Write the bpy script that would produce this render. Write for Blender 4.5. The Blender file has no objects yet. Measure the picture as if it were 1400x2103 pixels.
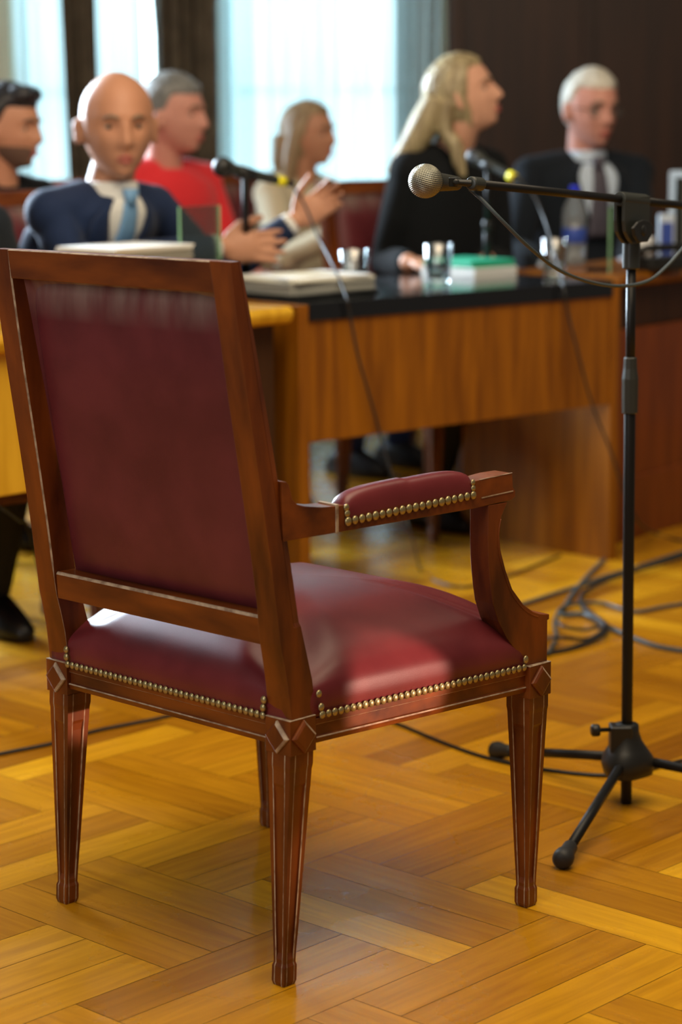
import bpy, math, random
import numpy as np
from mathutils import Vector, Matrix, noise

R = math.radians
random.seed(7)
scene = bpy.context.scene
col = scene.collection

# ------------------------------------------------------------------ camera, world, lights, exposure
CAM_H = 1.23039
PITCH = 0.17518
ROLL = -0.00757
FPX = 4540.89648
cam_data = bpy.data.cameras.new('camera')
cam = bpy.data.objects.new('camera', cam_data)
col.objects.link(cam)
scene.camera = cam
cam_data.sensor_fit = 'VERTICAL'
cam_data.sensor_height = 36.0
cam_data.sensor_width = 24.0
cam_data.lens = FPX / 2103.0 * 36.0
cam.matrix_world = (Matrix.Translation((0, 0, CAM_H)) @ Matrix.Rotation(math.pi / 2 - PITCH, 4, 'X')
                    @ Matrix.Rotation(ROLL, 4, 'Z'))
cam_data.dof.use_dof = True
cam_data.dof.focus_distance = 3.35
cam_data.dof.aperture_fstop = 3.0
cam_data.clip_start = 0.05

scene.view_settings.view_transform = 'Standard'
scene.view_settings.look = 'None'
scene.view_settings.gamma = 1.0
scene.view_settings.exposure = 0.0
scene.view_settings.use_curve_mapping = False
scene.cycles.use_denoising = True
scene.cycles.max_bounces = 8
scene.cycles.transparent_max_bounces = 16
scene.cycles.sample_clamp_indirect = 6.0

world = bpy.data.worlds.new('world')
scene.world = world
world.use_nodes = True
bg = world.node_tree.nodes['Background']
bg.inputs['Color'].default_value = (1.0, 0.90, 0.78, 1)
bg.inputs['Strength'].default_value = 0.10


def light(kind, name, loc, target, power, color, **kw):
    d = bpy.data.lights.new(name, kind)
    d.energy = power
    d.color = color
    for k, v in kw.items():
        setattr(d, k, v)
    o = bpy.data.objects.new(name, d)
    col.objects.link(o)
    o.location = loc
    o.rotation_euler = (Vector(target) - Vector(loc)).to_track_quat('-Z', 'Y').to_euler()
    return o


# daylight pouring through the tall windows behind the desks
light('AREA', 'daylight', (-0.6, 10.6, 1.9), (-0.6, 0, 1.3), 500, (0.72, 0.90, 1.0), shape='RECTANGLE', size=4.6, size_y=3.8)
# warm ceiling lamps of the hall
light('AREA', 'ceiling_lamp_near', (0.3, 2.6, 3.3), (0.3, 2.9, 0), 88, (1.0, 0.80, 0.55), shape='RECTANGLE', size=2.2, size_y=2.2)
light('AREA', 'ceiling_lamp_far', (0.5, 4.5, 3.4), (0.3, 6.6, 1.0), 70, (1.0, 0.82, 0.60), shape='RECTANGLE', size=3.0, size_y=2.0)
# daylight from a window on the left, behind the chair back
light('AREA', 'side_daylight', (-3.0, 8.4, 2.2), (-0.6, 5.9, 1.40), 190, (0.70, 0.86, 1.0), spread=R(70), shape='RECTANGLE', size=1.6, size_y=2.0)
# fill light added at front left to brighten the back of the chair
light('AREA', 'chair_back_fill', (-2.4, 0.6, 2.1), (-0.3, 3.1, 0.8), 50, (0.95, 0.93, 0.92), shape='RECTANGLE', size=1.2, size_y=1.8)
# unseen low spots, added for warm patches on the seat side and rear leg
light('SPOT', 'low_spot', (2.5, 1.9, 0.56), (0.088, 3.150, 0.404), 620, (1.0, 0.60, 0.45), spot_size=R(4.3), spot_blend=0.5,
      shadow_soft_size=0.01)
light('SPOT', 'low_spot', (2.5, 1.9, 0.62), (-0.055, 3.05, 0.16), 130, (1.0, 0.62, 0.40), spot_size=R(3.6), spot_blend=0.9,
      shadow_soft_size=0.01)

# ------------------------------------------------------------------ materials
MATS = {}


def mat(name, color=(0.5, 0.5, 0.5), rough=0.5, metal=0.0, spec=0.5, coat=0.0, trans=0.0, emit=None, estr=0.0, sheen=0.0, ior=1.45):
    m = bpy.data.materials.new(name)
    m.use_nodes = True
    b = m.node_tree.nodes['Principled BSDF']
    b.inputs['Base Color'].default_value = (*color, 1)
    b.inputs['Roughness'].default_value = rough
    b.inputs['Metallic'].default_value = metal
    b.inputs['Specular IOR Level'].default_value = spec
    b.inputs['Coat Weight'].default_value = coat
    b.inputs['Coat Roughness'].default_value = 0.10
    b.inputs['Transmission Weight'].default_value = trans
    b.inputs['Sheen Weight'].default_value = sheen
    b.inputs['IOR'].default_value = ior
    if emit:
        b.inputs['Emission Color'].default_value = (*emit, 1)
        b.inputs['Emission Strength'].default_value = estr
    MATS[name] = m
    return m


def noisy(name, c1, c2, scale=(1, 1, 1), nscale=5.0, detail=4.0, coord='Object', ramp=(0.35, 0.65), bump=0.0, bscale=None, **kw):
    """principled material whose colour runs between two tones through stretched noise"""
    m = mat(name, c1, **kw)
    nt = m.node_tree
    b = nt.nodes['Principled BSDF']
    tc = nt.nodes.new('ShaderNodeTexCoord')
    mp = nt.nodes.new('ShaderNodeMapping')
    mp.inputs['Scale'].default_value = scale
    nz = nt.nodes.new('ShaderNodeTexNoise')
    nz.inputs['Scale'].default_value = nscale
    nz.inputs['Detail'].default_value = detail
    cr = nt.nodes.new('ShaderNodeValToRGB')
    cr.color_ramp.elements[0].position = ramp[0]
    cr.color_ramp.elements[1].position = ramp[1]
    cr.color_ramp.elements[0].color = (*c1, 1)
    cr.color_ramp.elements[1].color = (*c2, 1)
    L = nt.links.new
    L(tc.outputs[coord], mp.inputs['Vector'])
    L(mp.outputs['Vector'], nz.inputs['Vector'])
    L(nz.outputs['Fac'], cr.inputs['Fac'])
    L(cr.outputs['Color'], b.inputs['Base Color'])
    if bump:
        bp = nt.nodes.new('ShaderNodeBump')
        bp.inputs['Strength'].default_value = bump
        bp.inputs['Distance'].default_value = 0.002
        if bscale:
            n2 = nt.nodes.new('ShaderNodeTexNoise')
            n2.inputs['Scale'].default_value = bscale
            n2.inputs['Detail'].default_value = 3
            L(tc.outputs[coord], n2.inputs['Vector'])
            L(n2.outputs['Fac'], bp.inputs['Height'])
        else:
            L(nz.outputs['Fac'], bp.inputs['Height'])
        L(bp.outputs['Normal'], b.inputs['Normal'])
    return m


noisy('mahogany', (0.050, 0.0095, 0.003), (0.225, 0.054, 0.006), scale=(5, 5, 1.2), nscale=4.0, detail=6, rough=0.38, coat=0.08, spec=0.4, bump=0.12, ramp=(0.3, 0.7))
noisy('mahogany_rail', (0.055, 0.011, 0.003), (0.225, 0.056, 0.006), scale=(1.6, 5, 7), nscale=3.2, detail=6, rough=0.38, coat=0.08, spec=0.4, bump=0.12, ramp=(0.3, 0.7))
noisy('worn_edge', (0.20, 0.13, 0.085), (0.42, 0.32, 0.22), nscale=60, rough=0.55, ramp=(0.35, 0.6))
noisy('leather', (0.105, 0.012, 0.016), (0.15, 0.020, 0.024), nscale=9, rough=0.36, spec=0.5, bump=0.10, bscale=900)
noisy('brass_nail', (0.27, 0.22, 0.10), (0.46, 0.39, 0.20), nscale=80, rough=0.36, metal=0.75)
noisy('desk_wood', (0.18, 0.056, 0.001), (0.31, 0.108, 0.002), scale=(9, 9, 0.8), nscale=3.5, detail=5, rough=0.42, coat=0.15)
noisy('desk_wood_light', (0.56, 0.30, 0.012), (0.72, 0.42, 0.025), scale=(9, 9, 0.8), nscale=3.5, rough=0.4, coat=0.2)
noisy('desk_wood_red', (0.15, 0.030, 0.001), (0.23, 0.050, 0.002), scale=(8, 8, 0.8), nscale=3.0, rough=0.4, coat=0.15)
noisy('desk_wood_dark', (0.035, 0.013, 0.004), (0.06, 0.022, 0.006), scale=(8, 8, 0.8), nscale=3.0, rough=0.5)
noisy('wall_wood', (0.020, 0.0055, 0.0018), (0.042, 0.013, 0.004), scale=(7, 7, 0.6), nscale=2.5, detail=6, rough=0.5)
mat('black_top', (0.006, 0.007, 0.009), 0.16, spec=0.6, coat=0.4)
mat('plaster', (0.62, 0.57, 0.42), 0.8)
mat('window_frame', (0.70, 0.72, 0.70), 0.5)
mat('black_plastic', (0.012, 0.013, 0.013), 0.42)
mat('satin_plastic', (0.030, 0.034, 0.030), 0.38)
mat('black_metal', (0.007, 0.007, 0.007), 0.42, spec=0.35)
mat('rubber', (0.018, 0.018, 0.018), 0.55)
mat('cable_black', (0.016, 0.017, 0.018), 0.4)
mat('cable_grey', (0.055, 0.075, 0.085), 0.45)
mat('yellow_tape', (0.85, 0.75, 0.01), 0.45)
mat('chrome', (0.65, 0.65, 0.62), 0.18, metal=1.0)
mat('paper', (0.82, 0.84, 0.82), 0.7)
mat('paper_cream', (0.72, 0.70, 0.56), 0.7)
mat('paper_edge', (0.32, 0.32, 0.28), 0.8)
mat('green_folder', (0.03, 0.42, 0.25), 0.5)
mat('pink_paper', (0.80, 0.30, 0.28), 0.6)
mat('blue_plastic', (0.02, 0.04, 0.75), 0.35)
mat('label_blue', (0.03, 0.07, 0.35), 0.5)
mat('grey_plastic', (0.22, 0.22, 0.20), 0.5)
mat('white_plastic', (0.75, 0.77, 0.78), 0.4)
mat('glass', (0.93, 1.0, 0.98), 0.02, trans=1.0, ior=1.45)
mat('acrylic', (0.86, 1.0, 0.90), 0.03, trans=1.0, ior=1.35)
mat('acrylic_edge', (0.55, 0.95, 0.60), 0.25, trans=0.6)
mat('water', (0.85, 0.95, 1.0), 0.02, trans=1.0, ior=1.33)
mat('skin_fair', (0.62, 0.33, 0.22), 0.48, spec=0.4)
mat('skin_tan', (0.50, 0.24, 0.14), 0.48, spec=0.4)
mat('skin_pink', (0.60, 0.28, 0.21), 0.48, spec=0.4)
mat('lips', (0.45, 0.11, 0.09), 0.4)
mat('eye_white', (0.30, 0.24, 0.20), 0.4)
mat('iris', (0.03, 0.025, 0.02), 0.2)
mat('brow_dark', (0.08, 0.05, 0.035), 0.8)
mat('brow_light', (0.22, 0.15, 0.10), 0.8)
mat('navy_suit', (0.008, 0.020, 0.062), 0.8, sheen=0.08, spec=0.3)
mat('charcoal_suit', (0.008, 0.012, 0.018), 0.85, sheen=0.04, spec=0.25)
mat('black_cloth', (0.006, 0.007, 0.008), 0.9, sheen=0.02, spec=0.2)
mat('red_knit', (0.75, 0.022, 0.03), 0.8, sheen=0.2)
mat('cream_cloth', (0.62, 0.55, 0.38), 0.85, sheen=0.2)
mat('shirt_white', (0.74, 0.74, 0.70), 0.75)
mat('shirt_blue', (0.52, 0.62, 0.74), 0.75)
mat('tie_blue', (0.16, 0.33, 0.55), 0.6)
mat('tie_dark', (0.075, 0.065, 0.085), 0.6)
mat('jeans', (0.012, 0.025, 0.09), 0.85)
mat('stubble', (0.13, 0.075, 0.05), 0.8)
mat('dark_trousers', (0.010, 0.011, 0.014), 0.85)
mat('shoe', (0.010, 0.010, 0.011), 0.35)


def hair_mat(name, c1, c2):
    return noisy(name, c1, c2, scale=(30, 30, 3), nscale=2.0, detail=3, rough=0.42, bump=0.5, ramp=(0.3, 0.7))


hair_mat('hair_black', (0.012, 0.012, 0.014), (0.030, 0.030, 0.034))
hair_mat('hair_grey', (0.13, 0.13, 0.12), (0.26, 0.26, 0.25))
hair_mat('hair_white', (0.55, 0.52, 0.44), (0.74, 0.71, 0.62))
hair_mat('hair_blonde', (0.17, 0.12, 0.06), (0.46, 0.38, 0.21))
hair_mat('hair_light_brown', (0.20, 0.13, 0.065), (0.42, 0.31, 0.18))


def sheer_mat(name, color, transp):
    m = bpy.data.materials.new(name)
    m.use_nodes = True
    nt = m.node_tree
    nt.nodes.remove(nt.nodes['Principled BSDF'])
    out = nt.nodes['Material Output']
    tr = nt.nodes.new('ShaderNodeBsdfTransparent')
    tl = nt.nodes.new('ShaderNodeBsdfTranslucent')
    df = nt.nodes.new('ShaderNodeBsdfDiffuse')
    tl.inputs['Color'].default_value = (*color, 1)
    df.inputs['Color'].default_value = (*color, 1)
    a = nt.nodes.new('ShaderNodeMixShader')
    a.inputs['Fac'].default_value = 0.35
    b = nt.nodes.new('ShaderNodeMixShader')
    b.inputs['Fac'].default_value = transp
    L = nt.links.new
    L(tl.outputs[0], a.inputs[1])
    L(df.outputs[0], a.inputs[2])
    L(a.outputs[0], b.inputs[1])
    L(tr.outputs[0], b.inputs[2])
    L(b.outputs[0], out.inputs['Surface'])
    MATS[name] = m


sheer_mat('sheer_white', (0.78, 0.93, 0.97), 0.03)
sheer_mat('sheer_shaded', (0.17, 0.175, 0.17), 0.0)  # the gathered sheer, its shade painted in as grey
sheer_mat('clear_plastic', (0.75, 0.80, 0.82), 0.70)
sheer_mat('sheer_dense', (0.42, 0.46, 0.46), 0.03)
noisy('drape_brown', (0.085, 0.070, 0.050), (0.135, 0.112, 0.080), scale=(1, 1, 1), nscale=14, rough=0.9)


def thin_glass(name, tint, gloss=0.12):
    m = bpy.data.materials.new(name); m.use_nodes = True
    nt = m.node_tree; nt.nodes.remove(nt.nodes['Principled BSDF'])
    tr = nt.nodes.new('ShaderNodeBsdfTransparent'); tr.inputs['Color'].default_value = (*tint, 1)
    gl = nt.nodes.new('ShaderNodeBsdfGlossy'); gl.inputs['Roughness'].default_value = 0.04
    lw = nt.nodes.new('ShaderNodeLayerWeight'); lw.inputs['Blend'].default_value = 0.35
    mu = nt.nodes.new('ShaderNodeMath'); mu.operation = 'MULTIPLY_ADD'; mu.inputs[1].default_value = 0.55; mu.inputs[2].default_value = gloss
    mx = nt.nodes.new('ShaderNodeMixShader')
    L = nt.links.new
    L(lw.outputs['Fresnel'], mu.inputs[0]); L(mu.outputs[0], mx.inputs['Fac']); L(tr.outputs[0], mx.inputs[1]); L(gl.outputs[0], mx.inputs[2])
    L(mx.outputs[0], nt.nodes['Material Output'].inputs['Surface'])
    MATS[name] = m


thin_glass('thin_glass', (0.93, 0.97, 0.97))
thin_glass('thin_acrylic', (0.82, 0.90, 0.82), 0.06)


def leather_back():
    """the leather of the chair's back: its upper edge is scuffed pale, with a highlight painted in"""
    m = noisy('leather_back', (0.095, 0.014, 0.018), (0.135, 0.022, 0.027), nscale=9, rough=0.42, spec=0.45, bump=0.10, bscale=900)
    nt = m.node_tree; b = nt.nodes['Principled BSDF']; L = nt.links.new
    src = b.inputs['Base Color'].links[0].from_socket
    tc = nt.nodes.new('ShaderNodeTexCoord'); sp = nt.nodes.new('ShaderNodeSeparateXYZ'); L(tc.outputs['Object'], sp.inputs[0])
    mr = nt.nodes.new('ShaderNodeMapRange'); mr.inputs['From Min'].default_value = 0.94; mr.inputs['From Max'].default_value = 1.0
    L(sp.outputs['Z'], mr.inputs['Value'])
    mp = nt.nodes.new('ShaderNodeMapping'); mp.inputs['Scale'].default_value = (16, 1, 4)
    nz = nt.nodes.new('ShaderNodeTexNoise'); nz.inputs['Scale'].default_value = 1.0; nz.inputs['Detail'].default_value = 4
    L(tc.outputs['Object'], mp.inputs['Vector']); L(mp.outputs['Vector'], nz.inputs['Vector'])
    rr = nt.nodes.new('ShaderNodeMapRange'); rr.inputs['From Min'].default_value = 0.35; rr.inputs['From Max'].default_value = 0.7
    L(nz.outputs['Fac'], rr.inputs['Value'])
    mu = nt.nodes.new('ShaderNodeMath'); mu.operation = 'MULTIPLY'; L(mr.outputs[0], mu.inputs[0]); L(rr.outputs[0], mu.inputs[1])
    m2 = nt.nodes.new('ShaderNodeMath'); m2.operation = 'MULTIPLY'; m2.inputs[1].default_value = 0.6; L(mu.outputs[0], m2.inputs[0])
    mx = nt.nodes.new('ShaderNodeMixRGB'); mx.inputs['Color2'].default_value = (0.40, 0.36, 0.30, 1)  # pale tone of the scuffs and of the painted highlight
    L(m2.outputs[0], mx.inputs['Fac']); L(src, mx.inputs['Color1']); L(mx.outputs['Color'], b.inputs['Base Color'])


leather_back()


def grille_mat():
    """woven wire of the microphone head: bump and dark holes on the ball's own coordinates"""
    m = mat('grille', (0.5, 0.5, 0.45), 0.35, metal=0.8)
    nt = m.node_tree
    b = nt.nodes['Principled BSDF']
    L = nt.links.new
    tc = nt.nodes.new('ShaderNodeTexCoord')
    sep = nt.nodes.new('ShaderNodeSeparateXYZ')
    L(tc.outputs['UV'], sep.inputs[0])
    outs = []
    for ch, n in (('X', 58.0), ('Y', 29.0)):
        mul = nt.nodes.new('ShaderNodeMath'); mul.operation = 'MULTIPLY'; mul.inputs[1].default_value = n * math.pi * 2
        sn = nt.nodes.new('ShaderNodeMath'); sn.operation = 'SINE'
        L(sep.outputs[ch], mul.inputs[0]); L(mul.outputs[0], sn.inputs[0])
        outs.append(sn)
    mx = nt.nodes.new('ShaderNodeMath'); mx.operation = 'MAXIMUM'
    L(outs[0].outputs[0], mx.inputs[0]); L(outs[1].outputs[0], mx.inputs[1])
    cr = nt.nodes.new('ShaderNodeValToRGB')
    cr.color_ramp.elements[0].position = 0.0
    cr.color_ramp.elements[0].color = (0.012, 0.012, 0.010, 1)
    cr.color_ramp.elements[1].position = 0.35
    cr.color_ramp.elements[1].color = (0.42, 0.42, 0.34, 1)
    L(mx.outputs[0], cr.inputs['Fac'])
    L(cr.outputs['Color'], b.inputs['Base Color'])
    bp = nt.nodes.new('ShaderNodeBump'); bp.inputs['Distance'].default_value = 0.001; bp.inputs['Strength'].default_value = 0.6
    L(mx.outputs[0], bp.inputs['Height']); L(bp.outputs['Normal'], b.inputs['Normal'])


grille_mat()


def parquet_mat():
    m = mat('parquet', (0.5, 0.25, 0.03), 0.3, spec=0.45, coat=0.05)
    nt = m.node_tree
    b = nt.nodes['Principled BSDF']
    L = nt.links.new
    N = nt.nodes.new
    uv = N('ShaderNodeTexCoord')
    at = N('ShaderNodeAttribute'); at.attribute_name = 'tone'
    mp = N('ShaderNodeMapping'); mp.inputs['Scale'].default_value = (3.0, 34.0, 1)
    nz = N('ShaderNodeTexNoise'); nz.inputs['Scale'].default_value = 1.6; nz.inputs['Detail'].default_value = 7; nz.inputs['Distortion'].default_value = 0.6
    L(uv.outputs['UV'], mp.inputs['Vector']); L(mp.outputs['Vector'], nz.inputs['Vector'])
    base = N('ShaderNodeValToRGB')
    e = base.color_ramp.elements
    e[0].position = 0.0; e[0].color = (0.30, 0.115, 0.004, 1)
    e[1].position = 1.0; e[1].color = (0.74, 0.39, 0.014, 1)
    k = base.color_ramp.elements.new(0.5); k.color = (0.54, 0.245, 0.007, 1)
    L(at.outputs['Fac'], base.inputs['Fac'])
    gr = N('ShaderNodeValToRGB')
    gr.color_ramp.elements[0].position = 0.25; gr.color_ramp.elements[0].color = (0.74, 0.68, 0.6, 1)
    gr.color_ramp.elements[1].position = 0.7; gr.color_ramp.elements[1].color = (1.08, 1.08, 1.05, 1)
    L(nz.outputs['Fac'], gr.inputs['Fac'])
    mul = N('ShaderNodeMixRGB'); mul.blend_type = 'MULTIPLY'; mul.inputs['Fac'].default_value = 1.0
    L(base.outputs['Color'], mul.inputs['Color1']); L(gr.outputs['Color'], mul.inputs['Color2'])
    # scuffs: paler worn blotches
    n2 = N('ShaderNodeTexNoise'); n2.inputs['Scale'].default_value = 3.2; n2.inputs['Detail'].default_value = 5
    L(uv.outputs['Object'], n2.inputs['Vector'])
    r2 = N('ShaderNodeValToRGB'); r2.color_ramp.elements[0].position = 0.5; r2.color_ramp.elements[0].color = (0.26, 0.26, 0.26, 1)
    r2.color_ramp.elements[1].position = 0.75; r2.color_ramp.elements[1].color = (0.40, 0.40, 0.40, 1)
    L(n2.outputs['Fac'], r2.inputs['Fac']); L(r2.outputs['Color'], b.inputs['Roughness'])
    L(mul.outputs['Color'], b.inputs['Base Color'])
    bp = N('ShaderNodeBump'); bp.inputs['Strength'].default_value = 0.12; bp.inputs['Distance'].default_value = 0.002
    L(nz.outputs['Fac'], bp.inputs['Height']); L(bp.outputs['Normal'], b.inputs['Normal'])


parquet_mat()

# ------------------------------------------------------------------ mesh helpers


class MB:
    def __init__(self):
        self.v, self.f, self.m = [], [], []

    def add(self, verts, faces, mi=0):
        n = len(self.v)
        self.v += [tuple(p) for p in verts]
        self.f += [tuple(i + n for i in f) for f in faces]
        self.m += [mi] * len(faces)
        return self

    def box(self, c, s, mi=0, M=None):
        x, y, z = (d / 2 for d in s)
        vs = [Vector((a * x, b * y, d * z)) for d in (-1, 1) for b in (-1, 1) for a in (-1, 1)]
        if M is not None:
            vs = [M @ p for p in vs]
        vs = [p + Vector(c) for p in vs]
        return self.add(vs, [(0, 2, 3, 1), (4, 5, 7, 6), (0, 1, 5, 4), (2, 6, 7, 3), (0, 4, 6, 2), (1, 3, 7, 5)], mi)

    def loft(self, rings, mi=0, cap=True, closed=True, mis=None):
        n = len(rings[0])
        vs = [p for r in rings for p in r]
        fs, ms = [], []
        for k in range(len(rings) - 1):
            for i in range(n if closed else n - 1):
                j = (i + 1) % n
                fs.append((k * n + i, k * n + j, (k + 1) * n + j, (k + 1) * n + i))
                ms.append(mis[i] if mis else mi)
        if cap:
            fs.append(tuple(range(n - 1, -1, -1)))
            fs.append(tuple((len(rings) - 1) * n + i for i in range(n)))
            ms += [mi, mi]
        o = len(self.v)
        self.v += [tuple(p) for p in vs]
        self.f += [tuple(i + o for i in f) for f in fs]
        self.m += ms
        return self

    def tube(self, pts, rad, seg=12, mi=0, smooth_path=0, flat=None):
        P = [Vector(p) for p in pts]
        if smooth_path:
            P, rad = catmull(P, rad, smooth_path)
        n = len(P)
        rr = [rad] * n if isinstance(rad, (int, float)) else list(rad)
        rings = []
        up = None
        for i in range(n):
            t = (P[min(i + 1, n - 1)] - P[max(i - 1, 0)])
            t = t.normalized() if t.length > 1e-9 else Vector((0, 0, 1))
            if up is None:
                a = Vector((0, 0, 1)) if abs(t.z) < 0.9 else Vector((1, 0, 0))
                up = (a - t * a.dot(t)).normalized()
            else:
                up = (up - t * up.dot(t))
                up = up.normalized() if up.length > 1e-6 else t.orthogonal().normalized()
            s = t.cross(up)
            fl = 1.0 if flat is None else flat
            rings.append([P[i] + (up * math.cos(a) * fl + s * math.sin(a)) * rr[i] for a in (2 * math.pi * k / seg for k in range(seg))])
        return self.loft(rings, mi)

    def capsule(self, pts, rad, seg=14, mi=0):
        """tapering limb with a ball at each joint (for the skin that is grown over it)"""
        self.tube(pts, rad, seg, mi)
        for p, r in zip(pts, rad):
            self.ball(p, (r, r, r), seg, mi)
        return self

    def ball(self, c, s, seg=16, mi=0, M=None):
        rings = []
        h = seg // 2
        for i in range(1, h):
            th = math.pi * i / h
            ring = []
            for k in range(seg):
                a = 2 * math.pi * k / seg
                p = Vector((math.sin(th) * math.cos(a) * s[0], math.sin(th) * math.sin(a) * s[1], -math.cos(th) * s[2]))
                if M is not None:
                    p = M @ p
                ring.append(p + Vector(c))
            rings.append(ring)
        n = len(self.v)
        self.loft(rings, mi, cap=False)
        b, t = Vector((0, 0, -s[2])), Vector((0, 0, s[2]))
        if M is not None:
            b, t = M @ b, M @ t
        self.v += [tuple(b + Vector(c)), tuple(t + Vector(c))]
        ib, it = len(self.v) - 2, len(self.v) - 1
        last = n + (len(rings) - 1) * seg
        for k in range(seg):
            j = (k + 1) % seg
            self.f.append((ib, n + j, n + k)); self.m.append(mi)
            self.f.append((it, last + k, last + j)); self.m.append(mi)
        return self

    def lathe(self, prof, seg=32, mi=0, c=(0, 0, 0), M=None, cap=True):
        rings = []
        for r, z in prof:
            ring = []
            for k in range(seg):
                a = 2 * math.pi * k / seg
                p = Vector((math.cos(a) * r, math.sin(a) * r, z))
                if M is not None:
                    p = M @ p
                ring.append(p + Vector(c))
            rings.append(ring)
        return self.loft(rings, mi, cap=cap)

    def prism(self, poly, fn, n0, n1, mi=0):
        """poly in (t, z), swept between n0 and n1 by fn(t, n, z)"""
        a = [fn(t, n0, z) for t, z in poly]
        b = [fn(t, n1, z) for t, z in poly]
        return self.loft([a, b], mi)

    def build(self, name, mats, parent=None, smooth=False, bevel=0.0, seg=2, remesh=0.0, relax=0, subsurf=0, solid=0.0, loc=None):
        me = bpy.data.meshes.new(name)
        me.from_pydata(self.v, [], self.f)
        if isinstance(mats, str):
            mats = [mats]
        for k in mats:
            me.materials.append(MATS[k])
        me.polygons.foreach_set('material_index', self.m)
        me.polygons.foreach_set('use_smooth', [smooth] * len(self.f))
        me.validate()
        me.update()
        o = bpy.data.objects.new(name, me)
        col.objects.link(o)
        if parent is not None:
            o.parent = parent
        if loc is not None:
            o.location = loc
        if solid:
            md = o.modifiers.new('solid', 'SOLIDIFY'); md.thickness = solid; md.offset = 0
        if bevel:
            md = o.modifiers.new('bevel', 'BEVEL'); md.width = bevel; md.segments = seg; md.limit_method = 'ANGLE'; md.angle_limit = R(35)
            md.harden_normals = False
        if remesh:
            md = o.modifiers.new('remesh', 'REMESH'); md.mode = 'VOXEL'; md.voxel_size = remesh; md.use_smooth_shade = True
            if relax:
                ms = o.modifiers.new('relax', 'SMOOTH'); ms.factor = 0.5; ms.iterations = relax
        if subsurf:
            md = o.modifiers.new('sub', 'SUBSURF'); md.levels = subsurf; md.render_levels = subsurf
        return o


def catmull(P, rad, k):
    n = len(P)
    rr = [rad] * n if isinstance(rad, (int, float)) else list(rad)
    Q, S = [], []
    for i in range(n - 1):
        p0, p1, p2, p3 = P[max(i - 1, 0)], P[i], P[i + 1], P[min(i + 2, n - 1)]
        for j in range(k):
            t = j / k
            Q.append(0.5 * ((2 * p1) + (p2 - p0) * t + (2 * p0 - 5 * p1 + 4 * p2 - p3) * t * t + (3 * p1 - p0 - 3 * p2 + p3) * t ** 3))
            S.append(rr[i] + (rr[i + 1] - rr[i]) * t)
    Q.append(P[-1]); S.append(rr[-1])
    return Q, S


def tag(o, label=None, cat=None, group=None, kind=None):
    if label: o['label'] = label
    if cat: o['category'] = cat
    if group: o['group'] = group
    if kind: o['kind'] = kind
    return o


def empty(name, loc=(0, 0, 0), rz=0.0):
    o = bpy.data.objects.new(name, None)
    o.empty_display_size = 0.1
    col.objects.link(o)
    o.location = loc
    o.rotation_euler = (0, 0, rz)
    return o


def copy_tree(o, parent=None):
    c = o.copy()
    col.objects.link(c)
    c.parent = parent
    for ch in list(o.children):
        copy_tree(ch, c)
    return c


def interp(tab, x):
    xs = [a for a, b in tab]; ys = [b for a, b in tab]
    return float(np.interp(x, xs, ys))


def sstep(x, a=0.0, b=1.0):
    t = max(0.0, min(1.0, (x - a) / (b - a)))
    return t * t * (3 - 2 * t)

# ------------------------------------------------------------------ the room


def floor():
    # triple herringbone parquet, planks 0.0925 x 0.4533 m, running at 46.7 degrees
    W, G, Lp = 0.0925, 0.2775, 0.4533
    t = R(46.7)
    U = Vector((math.cos(t), math.sin(t), 0)); V = Vector((math.sin(t), -math.cos(t), 0))
    O = Vector((0.011, 2.977, 0))
    verts, faces, uvs, tones = [], [], [], []
    rnd = random.Random(3)

    def plank(u0, v0, along_u):
        a, b = (Lp, W) if along_u else (W, Lp)
        c = O + U * (u0 + a / 2) + V * (v0 + b / 2)
        if not (-2.6 < c.x < 3.2 and 1.6 < c.y < 10.1):
            return
        g = 0.0006
        n = len(verts)
        for du, dv in ((g, g), (a - g, g), (a - g, b - g), (g, b - g)):
            p = O + U * (u0 + du) + V * (v0 + dv)
            verts.append((p.x, p.y, 0.0))
        faces.append((n + 3, n + 2, n + 1, n))
        ou, ov = rnd.uniform(0, 40), rnd.uniform(0, 40)
        q = [(0, 0), (a, 0), (a, b), (0, b)]
        if not along_u:
            q = [(y, x) for x, y in q]
        q = [(x + ou, y + ov) for x, y in q]
        uvs.extend([q[3], q[2], q[1], q[0]])
        tone = min(1, max(0, rnd.gauss(0.52, 0.22)))
        tones.append(tone)

    for i in range(-40, 41):
        for j in range(-16, 17):
            bu, bv = i * G + j * Lp, i * G - j * Lp
            for k in range(3):
                plank(bu, bv + k * W, True)
                # the crosswise block standing on this one
                plank(bu + Lp - G + k * W, bv - Lp, False)
    me = bpy.data.meshes.new('floor')
    me.from_pydata(verts, [], faces)
    me.materials.append(MATS['parquet'])
    ul = me.uv_layers.new(name='UVMap')
    ul.data.foreach_set('uv', [c for q in uvs for c in q])
    at = me.attributes.new('tone', 'FLOAT', 'FACE')
    at.data.foreach_set('value', tones)
    o = bpy.data.objects.new('floor', me)
    col.objects.link(o)
    tag(o, 'orange oak parquet laid in herringbone blocks of three planks', 'floor', kind='structure')
    sub = MB().box((0.3, 5.85, -0.052), (5.9, 8.6, 0.1)).build('subfloor', 'desk_wood_dark', o)


floor()

WY = 9.6   # plane of the window wall


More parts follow.
